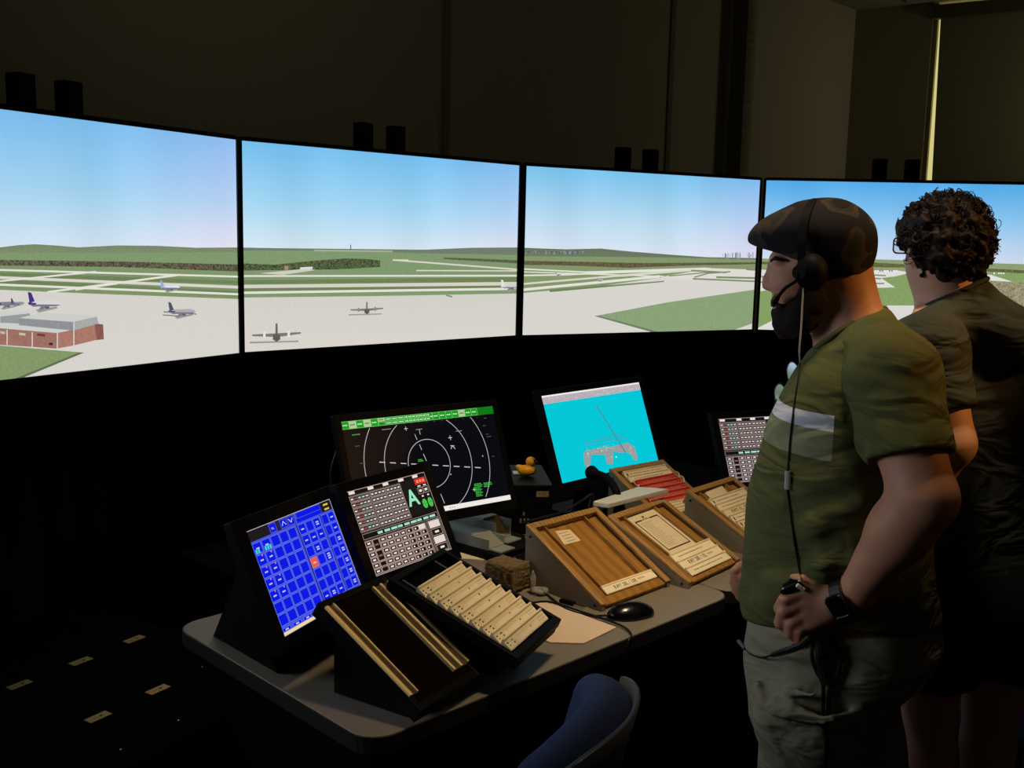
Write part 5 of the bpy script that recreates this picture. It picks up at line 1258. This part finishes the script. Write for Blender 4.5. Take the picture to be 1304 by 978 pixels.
# --- trousers
PF = Field((lo[0], lo[1], .08), (hi[0], hi[1], 1.02), .006)
PR = [(768, 960, 1184, .182), (790, 957, 1187, .192), (815, 957, 1188, .20), (840, 957, 1174, .20), (870, 957, 1152, .195), (900, 957, 1132, .19)]
M.rows(PF, PR, mf_, ml_, DEG, k=.03)
for sx in (1, -1):
    kn = base + ml_ * (.12 * sx) + mf_ * (-.025 + .01 * sx) + Vector((0, 0, .52)); an = base + ml_ * (.14 * sx) + mf_ * (-.05 + .03 * sx) + Vector((0, 0, .12))
    hp = hip + ml_ * (.085 * sx) + mf_ * .005
    PF.chain([hp, kn, an], [.112, .100, .078], .03)
    pk = (hp.lerp(kn, .42)) + ml_ * (.085 * sx); PF.ell(pk, (mf_, ml_, up), (.085, .035, .10), .012)
for a, b, r_ in (((985, 895, -.2), (1050, 915, -.24), .010), ((985, 905, -.2), (1048, 922, -.24), .009), ((1000, 880, -.2), (1045, 886, -.24), .007), ((1060, 915, -.24), (1095, 905, -.2), .010), ((975, 840, -.18), (1010, 850, -.22), .008), ((965, 870, -.16), (990, 960, -.2), .008), ((1130, 842, -.16), (1170, 838, -.1), .010)):
    PF.cone(H(*a), H(*b), r_, r_ * .6, .016)
PF.rough(.004, 26, 21, 2)
PANTS = mat('grey_green_cargo_cotton', (134, 128, 108), .95, spec=.1, noise_amt=.12, noise_scale=20, bump=.25, bump_scale=700, fold=.7)
pants = PF.mesh('cargo_trousers', PANTS, man, smooth_it=2)
m = bmesh.new()
def patch(bm, pts, n_, th=.006):
    P = [Vector(q) for q in pts]; bm_hull_prism(bm, P, [q + n_ * th for q in P])
fl_ = [H(1118, 818, -.17), H(1184, 811, -.03), H(1186, 826, -.03), H(1166, 842, -.09), H(1140, 844, -.155)]
patch(m, fl_, (ml_ * .7 - mf_ * .7), .006); obj('pocket_flap', m, PANTS, pants, bevel=.003)
BELTC = mat('dark_belt', (20, 16, 14), .6)
for sx in (1, -1):
    an = base + ml_ * (.14 * sx) + mf_ * (-.05 + .03 * sx)
    sh_ = Field((an.x - .3, an.y - .3, -.005), (an.x + .3, an.y + .3, .18), .006)
    sh_.ell(an + mf_ * .06 + Vector((0, 0, .045)), ax, (.145, .052, .052), .02); sh_.cone(an + Vector((0, 0, .06)), an + Vector((0, 0, .12)), .055, .052, .02); sh_.plane((0, 0, .002), (0, 0, -1), .002)
    sh_.mesh('shoe', mat('dark_shoe', (26, 24, 24), .6), man, smooth_it=2)

# --- beard and hair
BD_ = mat('dark_beard_hair', (30, 22, 19), .85, bump=.8, bump_scale=700, noise_amt=.25, noise_scale=500, spec=.15)
BF = Field(tuple(H(1015, 395) - Vector((.16, .16, .12))), tuple(H(1015, 395) + Vector((.16, .16, .12))), .003)
BF.chain([H(1033, 362, -.062), H(1032, 385, -.060), H(1020, 405, -.048), H(1004, 414, -.016)], [.018, .030, .031, .028], .014)
BF.chain([H(1033, 362, .062), H(1028, 385, .058), H(1014, 404, .045), H(1002, 414, .012)], [.016, .025, .030, .028], .014)
BF.chain([H(1004, 402, -.02), H(1005, 410, .01)], [.030, .030], .012)
BF.chain([H(1019, 394, -.045), H(1006, 404, -.03)], [.026, .024], .01)
BF.chain([H(988, 377.5, -.004), H(992, 382, -.028), H(1001, 392, -.042)], [.0075, .0085, .011], .007)
BF.chain([H(989, 396, -.006), H(995, 404, -.018)], [.009, .018], .008)
BF.rough(.0018, 160, 31, 2)
BF.mesh('beard', BD_, man, smooth_it=1, label='full dark beard')
HR = Field(tuple(H(1060, 340) - Vector((.16, .16, .10))), tuple(H(1060, 340) + Vector((.16, .16, .10))), .004)
HR.ell(H(1049, 322), ax, (.096, .077, .099), .01); HR.plane(H(1060, 357), Vector((0, 0, -1)), .008); HR.plane(H(1032, 340), mf_, .006)
HR.rough(.001, 200, 8); HR.mesh('hair', BD_, man, smooth_it=1, label='short dark hair below the cap')
m = bmesh.new(); bm_tube(m, [H(982.5, 332, -.030), H(988, 329, -.050), H(997, 331, -.064)], [.0035, .0055, .003], 6); bm_tube(m, [H(981, 333, .018), H(983, 331, .030)], [.003, .004], 6)
obj('eyebrow', m, BD_, man, smooth=True)
# --- flat cap
CPF = Field(tuple(H(1040, 300) - Vector((.30, .26, .14))), tuple(H(1040, 300) + Vector((.26, .26, .14))), .0042)
CPF.ell(H(1052, 316), ax, (.099, .085, .099), .02)
CPF.ell(H(1030, 296), ax, (.105, .088, .052), .035)
CPF.cone(H(1018, 296, -.02), H(975, 303.5, -.015), .048, .020, .03); CPF.cone(H(1016, 296, .03), H(975, 303, .02), .048, .020, .03)
CPF.cone(H(990, 303, -.02), H(962, 305, .0), .022, .0135, .02)
# underside: rises from the nape to the peak
ua, ub = H(975, 316.5, 0), H(1110, 353, 0); un = (ub - ua).normalized().cross(ml_); un = un if un.z < 0 else -un; CPF.plane(ua, un, .006)
CPF.rough(.0012, 50, 9)
def camo():
    m = bpy.data.materials.new('dark_camouflage_cloth'); m.use_nodes = True; nt = m.node_tree; p = nt.nodes['Principled BSDF']; p.inputs['Roughness'].default_value = .92; p.inputs['Specular IOR Level'].default_value = .15
    tc = nt.nodes.new('ShaderNodeTexCoord'); n = nt.nodes.new('ShaderNodeTexNoise'); n.inputs['Scale'].default_value = 13; n.inputs['Detail'].default_value = 1.2; nt.links.new(tc.outputs['Object'], n.inputs['Vector'])
    r = nt.nodes.new('ShaderNodeValToRGB'); r.color_ramp.interpolation = 'CONSTANT'; e = r.color_ramp.elements
    e[0].color = (*lin((28, 28, 31)), 1); e[1].position = .5; e[1].color = (*lin((56, 48, 42)), 1); x = e.new(.57); x.color = (*lin((40, 42, 38)), 1); x = e.new(.64); x.color = (*lin((26, 25, 27)), 1)
    nt.links.new(n.outputs['Fac'], r.inputs[0]); nt.links.new(r.outputs[0], p.inputs['Base Color']); return m
cap = CPF.mesh('flat_cap', camo(), man, smooth_it=2, label='dark camouflage flat cap')
# --- headset (worn: a thing of its own)
hd = thing('headset', 'black over-ear headset with boom microphone worn over the flat cap', 'headset', tuple(H(1030, 346, -.085)))
m = bmesh.new(); band = [H(1021, 335, -.098), H(1021, 305, -.105), H(1026, 275, -.085), H(1034, 258.5, -.04), H(1040, 254, 0), H(1040, 257, .05), H(1036, 275, .088), H(1030, 310, .10), H(1026, 345, .088)]
B_ = catmull(band, 8); ringL = []
for i, p_ in enumerate(B_):
    t_ = (B_[min(i + 1, len(B_) - 1)] - B_[max(i - 1, 0)]).normalized(); w_ = mf_ - t_ * mf_.dot(t_); w_.normalize(); n_ = t_.cross(w_)
    ringL.append([m.verts.new(p_ + w_ * a * .008 + n_ * b * .0025) for a, b in ((-1, -1), (1, -1), (1, 1), (-1, 1))])
for a, b in zip(ringL, ringL[1:]):
    for k in range(4): m.faces.new((a[k], a[(k + 1) % 4], b[(k + 1) % 4], b[k]))
m.faces.new(ringL[0][::-1]); m.faces.new(ringL[-1]); obj('head_band', m, BLACK, hd, bevel=.001)
ecp = H(1034, 347, -.098)
for (cc, sg) in ((ecp, 1), (H(1030, 347, .085), -1)):
    ef = Field(tuple(cc - Vector((.07, .07, .07))), tuple(cc + Vector((.07, .07, .07))), .0032)
    ef.ell(cc, (ml_, mf_, up), (.024, .031, .037), .01); ef.ell(cc + ml_ * (.012 * sg), (ml_, mf_, up), (.020, .028, .032), .008)
    ef.mesh('ear_cup', BLACK, hd, smooth_it=2)
m = bmesh.new(); bm_tube(m, [ecp + ml_ * .026 + mf_ * .012, ecp + ml_ * .035 + mf_ * .012], [.015, .014], 16); pv = obj('boom_pivot', m, GLOSSB, hd, smooth=False)
m = bmesh.new(); bm_tube(m, catmull([ecp + ml_ * .034 + mf_ * .016, H(1014, 357, -.125), H(1000, 367, -.115), H(989, 380, -.075)], 6), .0035, 8); obj('mic_boom', m, BLACK, hd, smooth=True)
m = bmesh.new(); bm_tube(m, [H(990, 377, -.078), H(986, 384, -.066), H(984.5, 389, -.058)], [.006, .0075, .005], 10); obj('mic_foam', m, RUBBER, hd, smooth=True)
obj('pale_lead', tube([H(1023, 367, -.115), H(1022, 385, -.125), H(1020, 420, -.13), H(1018, 446, -.13), H(1019, 462, -.12)], .0017, 6, 6), mat('pale_cable', (176, 172, 164), .5), hd)
obj('lead', tube([H(1019, 462, -.12)] + [snap(a, b) for a, b in ((1015, 490), (1010, 525), (1006, 560), (1003, 600))], .0016, 6, 6), RUBBER, hd)
obj('volume_control', tube([snap(1003, 600, .006), snap(1002.5, 623, .006)], .0056, 8), mat('pale_grey_control', (150, 152, 158), .45), hd)
obj('lead', tube([snap(a, b) for a, b in ((1002.5, 624), (1006, 650), (1010, 680), (1014, 705), (1018, 728))] + [H(1022, 742, -.232)], .0016, 6, 6), RUBBER, hd)
# --- what hangs on the clothes follows their surface
# --- sunglasses hooked on the collar
sg = thing('sunglasses', 'black sunglasses with bright reflections hooked on the olive shirt collar', 'sunglasses', tuple(H(1004, 490, -.05)))
MIR = mat('mirror_lens', (210, 220, 235), .08, metal=1)
def lens(cpx, cpy, d, rx, ry, ang):
    cc = H(cpx, cpy, d); n_ = (-mf_ * -.8 + ml_ * .6).normalized(); n_ = (Vector((-.84, .55, .08)) - (cc - CAM).normalized()).normalized()
    h_ = n_.cross(Vector(ZAX)).normalized(); v_ = h_.cross(n_).normalized(); a_ = (v_ * math.cos(ang) + h_ * math.sin(ang)).normalized(); b_ = n_.cross(a_)
    ring = [(cc + a_ * (rx * math.cos(t)) + b_ * (ry * math.sin(t))) for t in [2 * math.pi * k / 24 for k in range(24)]]
    o1 = obj('lens', prism(ring, [q + n_ * .0015 for q in ring]), MIR, sg)
    m = bmesh.new(); bm_tube(m, ring + [ring[0]], .0022, 6); obj('rim', m, GLOSSB, sg, smooth=True)
lens(1011, 477, -.050, .029, .018, .75); lens(995, 505, -.055, .029, .018, .75)
m = bmesh.new(); bm_tube(m, [H(1007, 488, -.055), H(1001, 492, -.055), H(998, 496, -.055)], .0024, 6); obj('bridge', m, GLOSSB, sg)
m = bmesh.new(); bm_tube(m, [H(1022, 466, -.09), H(1028, 459, -.07), H(1034, 470, -.02)], .0022, 6); bm_tube(m, [H(984, 522, -.07), H(990, 505, -.04), H(1020, 470, -.03)], .002, 6); obj('temple_arm', m, GLOSSB, sg)
# --- smartwatch
sw = thing('smartwatch', 'black smartwatch with a rounded square face on the left wrist', 'watch', tuple(H(1077, 757, -.23)))
wdir = (WR - WRi).normalized(); wc = H(1079, 757, -.211); wo = -M.e2; wo = (wo - wdir * wo.dot(wdir)).normalized(); wsd = wdir.cross(wo)
m = bmesh.new(); rr = []
for k in range(29):
    a = 2 * math.pi * k / 28; rr.append([m.verts.new(wc + wo * math.cos(a) * r_ + wsd * math.sin(a) * r_ + wdir * x) for r_, x in ((.0375, -.012), (.0375, .012), (.040, .012), (.040, -.012))])
for a, b in zip(rr, rr[1:]):
    for k in range(4): m.faces.new((a[k], a[(k + 1) % 4], b[(k + 1) % 4], b[k]))
obj('strap', m, RUBBER, sw, smooth=False)
wf = Fr(wc + wo * .0385 - wdir * .019 - wsd * .0215, wdir, wsd, None)
wz = wf.z if wf.z.dot(wo) > 0 else -wf.z; wf.z = wz
q = round_rect(.036, .043, .009); obj('watch_case', prism([wf(a, b, 0) for a, b in q], [wf(a, b, .009) for a, b in q]), mat('dark_watch_metal', (90, 92, 98), .2, metal=1), sw, bevel=.0015)
q2 = [(a * .9 + .0018, b * .9 + .002) for a, b in q]; obj('watch_screen', prism([wf(a, b, .0088) for a, b in q2], [wf(a, b, .0098) for a, b in q2]), GLOSSB, sw)
m = bmesh.new(); bm_tube(m, [wf(.0, .006, .0095), wf(.0, .036, .0095)], .001, 5); bm_tube(m, [wf(.004, .0425, .0095), wf(.03, .0425, .0095)], .001, 5); obj('case_edge', m, mat('bright_steel', (210, 210, 215), .25, metal=1), sw, label='bright polished case edge')
# --- push-to-talk pack held in the hand, hanging leads
pk = thing('talk_switch', 'glossy black push-to-talk switch held between thumb and fingers on the hip', 'switch', tuple(H(1008, 747, -.22)))
pf = Field(tuple(H(1008, 748, -.215) - Vector((.06, .06, .06))), tuple(H(1008, 748, -.215) + Vector((.06, .06, .06))), .0024)
pf.chain([H(1001, 751, -.215), H(1017, 744, -.218)], [.0125, .0115], .004); pf.cone(H(1008, 741, -.21), H(1010, 738, -.21), .008, .007, .004); pf.mesh('switch_body', GLOSSB, pk, smooth_it=2)
obj('white_button', tube([H(1015, 745, -.232), H(1023, 751, -.228)], .0042, 8), mat('white_button', (190, 184, 176), .5), pk)
o = obj('cable', tube([H(941, 818, -.02), H(948, 824, -.05)], .0042, 8), STEELD)
cb = thing('plug_lead', 'black lead with a metal jack plug dangling in front of the trousers', 'cable', tuple(H(960, 826, -.08)))
bpy.data.objects.remove(o)
obj('jack_plug', tube([H(940.5, 816.5, -.05), H(949, 826, -.08)], .0045, 10), STEELD, cb)
obj('thin_lead', tube([H(949, 826, -.08), H(958, 834, -.12), H(972, 837, -.16), H(986, 833, -.20)], .0022, 6, 5), RUBBER, cb)
obj('thick_sleeve', tube([H(984, 834, -.20), H(1004, 828, -.24), H(1020, 822, -.25), H(1030, 812, -.24)], [.005, .007, .0075, .006], 8), RUBBER, cb)
_pb = bvh(pants)
ly = thing('lanyard_leads', 'black leads and strap loops hanging from the hip down the trouser leg', 'cable', tuple(H(1050, 870, -.25)))
for pts, r_ in ((((1036, 812), (1034, 835), (1040, 855), (1048, 872), (1048, 905), (1050, 935)), .004), (((1058, 806), (1070, 830), (1068, 855), (1056, 880), (1055, 910), (1052, 935)), .004), (((1044, 815), (1046, 850), (1052, 872)), .009), (((1051, 930), (1053, 950), (1050, 990)), .005)):
    obj('lead', tube([snap(a, b, r_ + .004, _pb) for a, b in pts], r_, 8, 6), RUBBER, ly)
obj('key_clip', box(Fr(snap(1046, 838, .012, _pb), M.e1, ZAX), 0, .018, 0, .04, -.006, .006), mat('dark_steel_clip', (70, 70, 72), .3, metal=1), ly, bevel=.003)

# ---------------------------------------------------------------- the second man, further right
N_ = Body(1225, 2.52); DG = 52; nf_, nl_ = N_.dirs(DG); Q2 = N_.Q; ax2 = (nf_, nl_, up)
b2 = Q2(1238, 700, 0); b2.z = 0
man2 = thing('person', 'curly-haired person in glasses and dark T-shirt, standing at the right edge', 'person', tuple(b2))
lo2, hi2 = (b2.x - .46, b2.y - .46, -.01), (b2.x + .46, b2.y + .46, 1.92)
A = Field(lo2, hi2, .0052); G2 = lambda x, y, d=0: Q2(x, y, d)
A.ell(G2(1203, 310), ax2, (.088, .068, .092), .02)
A.ell(G2(1191, 335, .01), ax2, (.060, .058, .072), .03); A.ell(G2(1190, 354, .01), ax2, (.046, .046, .034), .025); A.ell(G2(1180, 361, .04), ax2, (.020, .024, .016), .02)
A.ell(G2(1173, 336, -.01), ax2, (.03, .02, .03), .02)
A.cone(G2(1160, 326, .085), G2(1158, 336, .088), .010, .011, .008)        # nose tip, just out of sight behind the cheek
A.cone(G2(1165, 317, .05), G2(1167, 316, .03), .012, .011, .01)
A.ell(G2(1162.5, 322, -.045), (up, nf_, nl_), (.030, .016, .010), .005)    # ear
A.cone(G2(1200, 345), G2(1214, 400), .060, .066, .03); A.cone(G2(1190, 370, .0), G2(1196, 405, 0), .042, .05, .02)
A.cone(G2(1214, 405), G2(1185, 425, -.03), .05, .045, .04); A.cone(G2(1225, 402, .02), G2(1275, 436, .04), .045, .05, .04)
T2 = [(395, 1180, 1262, .12), (410, 1176, 1280, .16), (440, 1170, 1306, .19), (500, 1172, 1314, .20), (560, 1176, 1314, .20), (640, 1178, 1310, .195), (720, 1180, 1302, .19), (800, 1182, 1300, .19), (850, 1184, 1298, .185)]
N_.rows(A, T2, nf_, nl_, DG, grow=-.014, k=.03)
Sa, Ea, Wa = G2(1186, 442, -.16), G2(1213, 565, -.20), G2(1165, 655, -.10)
A.chain([Sa, Ea], [.058, .046], .02); A.cone(Ea, Wa, .044, .030, .02); A.cone(Wa, G2(1150, 668, -.06), .030, .026, .01)
for k in range(4): A.chain([G2(1150, 664 + 5 * k, -.07), G2(1138, 668 + 5 * k, -.06), G2(1134, 674 + 5 * k, -.03)], [.011, .009, .008], .003)
A.chain([G2(1158, 658, -.09), G2(1148, 657, -.10), G2(1140, 660, -.09)], [.013, .010, .008], .004)
Sb, Eb, Wb = G2(1296, 442, .10), G2(1322, 580, .12), G2(1330, 700, .16)
A.chain([Sb, Eb, Wb], [.058, .046, .030], .02)
for k in range(4): A.chain([Wb + M.e2 * 0 + Vector((0, 0, -.05)), Wb + N_.e1 * (.012 * k - .02) + Vector((0, 0, -.11)), Wb + N_.e1 * (.012 * k - .02) + N_.e2 * .01 + Vector((0, 0, -.16))], [.02, .010, .008], .004)
A.cone(Wb, Wb + Vector((0, 0, -.07)), .030, .034, .01); A.chain([Wb + Vector((0, 0, -.04)), Wb - N_.e1 * .04 + Vector((0, 0, -.09))], [.016, .009], .005)
for sx in (1, -1):
    hp = Vector((b2.x, b2.y, .88)) + nl_ * (.095 * sx); kn = b2 + nl_ * (.085 * sx - .02) + Vector((0, 0, .50)) + nf_ * .015; an = b2 + nl_ * (.09 * sx - .02) + Vector((0, 0, .09)) - nf_ * .02
    A.chain([hp, kn, kn.lerp(an, .3), an], [.088, .060, .062, .040], .02); A.chain([an, an + nf_ * .10 - Vector((0, 0, .045))], [.042, .034], .02)
    s2_ = Field((an.x - .28, an.y - .28, -.005), (an.x + .28, an.y + .28, .16), .007); s2_.ell(an + nf_ * .06 + Vector((0, 0, -.045)), ax2, (.14, .052, .052), .02); s2_.cone(an - Vector((0, 0, .03)), an, .05, .05, .02); s2_.plane((0, 0, .002), (0, 0, -1), .002)
    s2_.mesh('shoe', mat('dark_shoe', (26, 24, 24), .6), man2, smooth_it=2)
A.mesh('body', SKIN2, man2, smooth_it=1)
TS = mat('dark_grey_green_cotton', (62, 66, 60), .95, spec=.1, bump=.1, bump_scale=900, fold=.5)
B = Field(lo2, hi2, .006)
T3 = [(388, 1190, 1256, .11), (398, 1176, 1272, .16), (412, 1168, 1294, .19), (440, 1164, 1318, .205), (500, 1166, 1326, .215), (560, 1170, 1328, .215), (640, 1172, 1322, .21), (720, 1174, 1314, .205), (775, 1176, 1312, .205)]
N_.rows(B, T3, nf_, nl_, DG, k=.02)
B.cone(G2(1214, 396), G2(1182, 430, -.13), .062, .062, .04); B.cone(G2(1230, 396, -.01), G2(1290, 432, .0), .066, .074, .04); B.cone(G2(1205, 392), G2(1236, 378), .045, .045, .03)
pa2, pb2 = G2(1174, 391), G2(1250, 358); c2 = (pb2 - pa2).normalized(); lat = c2.cross(up).normalized(); n2 = c2.cross(lat).normalized(); n2 = n2 if n2.z > 0 else -n2
B.plane(pa2, n2, .01); B.plane(G2(1240, 778), Vector((0, 0, -1)), .006)
B.rough(.0025, 22, 5); ts2 = B.mesh('t_shirt', TS, man2, smooth_it=2)
S2 = Field(lo2, hi2, .006); S2.chain([G2(1190, 432, -.13), Sa, Sa.lerp(Ea, .74)], [.062, .074, .068], .03); S2.chain([G2(1205, 460, -.2), G2(1190, 520, -.24)], [.01, .01], .02); S2.plane(Sa.lerp(Ea, .68), (Ea - Sa).normalized(), .005); S2.rough(.002, 26, 6); S2.mesh('sleeve', TS, ts2, smooth_it=2)
S2 = Field(lo2, hi2, .006); S2.chain([G2(1285, 432, .06), Sb, Sb.lerp(Eb, .74)], [.060, .072, .068], .03); S2.plane(Sb.lerp(Eb, .68), (Eb - Sb).normalized(), .005); S2.mesh('sleeve', TS, ts2, smooth_it=2)
ring = [G2(1212, 374.5) + c2 * (math.cos(a) * .080) + lat * (math.sin(a) * .072) for a in [2 * math.pi * k / 36 for k in range(37)]]
m = bmesh.new(); bm_tube(m, ring, .006, 8); obj('collar', m, TS, ts2, smooth=True)
SHT = Field((lo2[0], lo2[1], .4), (hi2[0], hi2[1], 1.0), .007)
N_.rows(SHT, [(765, 1182, 1304, .19), (800, 1182, 1306, .20), (850, 1184, 1306, .20)], nf_, nl_, DG, k=.02)
for sx in (1, -1):
    hp = Vector((b2.x, b2.y, .86)) + nl_ * (.085 * sx); kn = b2 + nl_ * (.085 * sx - .02) + Vector((0, 0, .50)) + nf_ * .015; SHT.chain([hp, kn], [.115, .100], .03)
SHT.plane(G2(1230, 860), Vector((0, 0, -1)), .006); SHT.rough(.003, 24, 3); SHT.mesh('shorts', mat('black_shorts_cloth', (14, 14, 16), .95, spec=.1), man2, smooth_it=2)
# curly hair: a rough mass plus many loose ringlets
HM = mat('dark_brown_curly_hair', (26, 15, 13), .6, spec=.2, noise_amt=.3, noise_scale=120)
hf = Field(tuple(G2(1203, 305) - Vector((.19, .19, .19))), tuple(G2(1203, 305) + Vector((.19, .19, .19))), .004)
hf.ell(G2(1202, 296), ax2, (.102, .094, .086), .02); hf.ell(G2(1210, 320, -.02), ax2, (.080, .086, .066), .03); hf.ell(G2(1224, 332, -.02), ax2, (.052, .060, .036), .02); hf.ell(G2(1204, 334, -.05), ax2, (.042, .042, .030), .02)
hf.ell(G2(1160, 337, .0), ax2, (.05, .06, .034), .012, op='cut')
hf.rough(.0075, 150, 12, 2); hf.rough(.003, 380, 13, 2)
hair = hf.mesh('hair', HM, man2, smooth_it=1, label='thick dark brown curls')
rnd = random.Random(77); m = bmesh.new(); hc = G2(1205, 303)
for k in range(420):
    th, ph = rnd.uniform(0, 2 * math.pi), rnd.uniform(-.75, 1.3)
    d = (nf_ * math.cos(th) + nl_ * math.sin(th)) * math.cos(ph) + up * math.sin(ph)
    if d.dot(nf_) > .55 and ph < .35: continue
    P = hc + nf_ * d.dot(nf_) * .095 + nl_ * d.dot(nl_) * .095 + up * (d.z * (.100 if d.z > 0 else .086)) - up * .002
    if d.dot(-N_.e1) > .72 and ph < -.05: continue
    a_ = d.orthogonal().normalized(); a_.rotate(Matrix.Rotation(rnd.uniform(0, 6.3), 3, d)); b_ = d.cross(a_); R_ = rnd.uniform(.006, .012); turns = rnd.uniform(1.1, 2.4); n_ = int(9 * turns)
    drift = d * rnd.uniform(.004, .013) - up * rnd.uniform(0, .010); pts = []
    e1_ = (d * .75 + a_ * .4).normalized()
    for i in range(n_):
        t = i / n_; an_ = t * turns * 2 * math.pi; pts.append(P + b_ * (math.cos(an_) * R_) + e1_ * (math.sin(an_) * R_) + a_ * (t * R_ * 1.6) + drift * t)
    bm_tube(m, pts, rnd.uniform(.0006, .0016), 4, cap=False)
cur = obj('loose_ringlets', m, HM, hair, smooth=True); cur['kind'] = 'stuff'
gl = thing('eyeglasses', 'thin-rimmed eyeglasses on the curly-haired person', 'glasses', tuple(G2(1150, 312, .07)))
STG = mat('thin_dark_rim', (70, 72, 80), .3, metal=.8)
gc = G2(1149.5, 312.5, .088); gx = (nl_ * 1.0 + nf_ * .05).normalized()
def rim(c_):
    q = [(a - .024, b - .0185) for a, b in round_rect(.048, .037, .010)]; P = [c_ + gx * a + up * b for a, b in q]; m = bmesh.new(); bm_tube(m, P + [P[0]], .0019, 6); obj('rim', m, STG, gl, smooth=True)
    gm = bpy.data.materials.get('spectacle_glass')
    if not gm:
        gm = bpy.data.materials.new('spectacle_glass'); gm.use_nodes = True; q_ = gm.node_tree.nodes['Principled BSDF']; q_.inputs['Transmission Weight'].default_value = 1; q_.inputs['Roughness'].default_value = 0; q_.inputs['IOR'].default_value = 1.02
    obj('lens', prism(P, [v + nf_ * .001 for v in P]), gm, gl)
rim(gc); rim(gc - nl_ * .066); 
m = bmesh.new(); bm_tube(m, [gc - gx * .024 + up * .005, gc - gx * .042 + up * .005], .0012, 6); obj('bridge', m, STG, gl)
m = bmesh.new(); bm_tube(m, [gc + gx * .025 + up * .010, gc + gx * .030 - nf_ * .02 + up * .009, G2(1166, 313, -.045)], .0014, 6); obj('temple_arm', m, STG, gl)
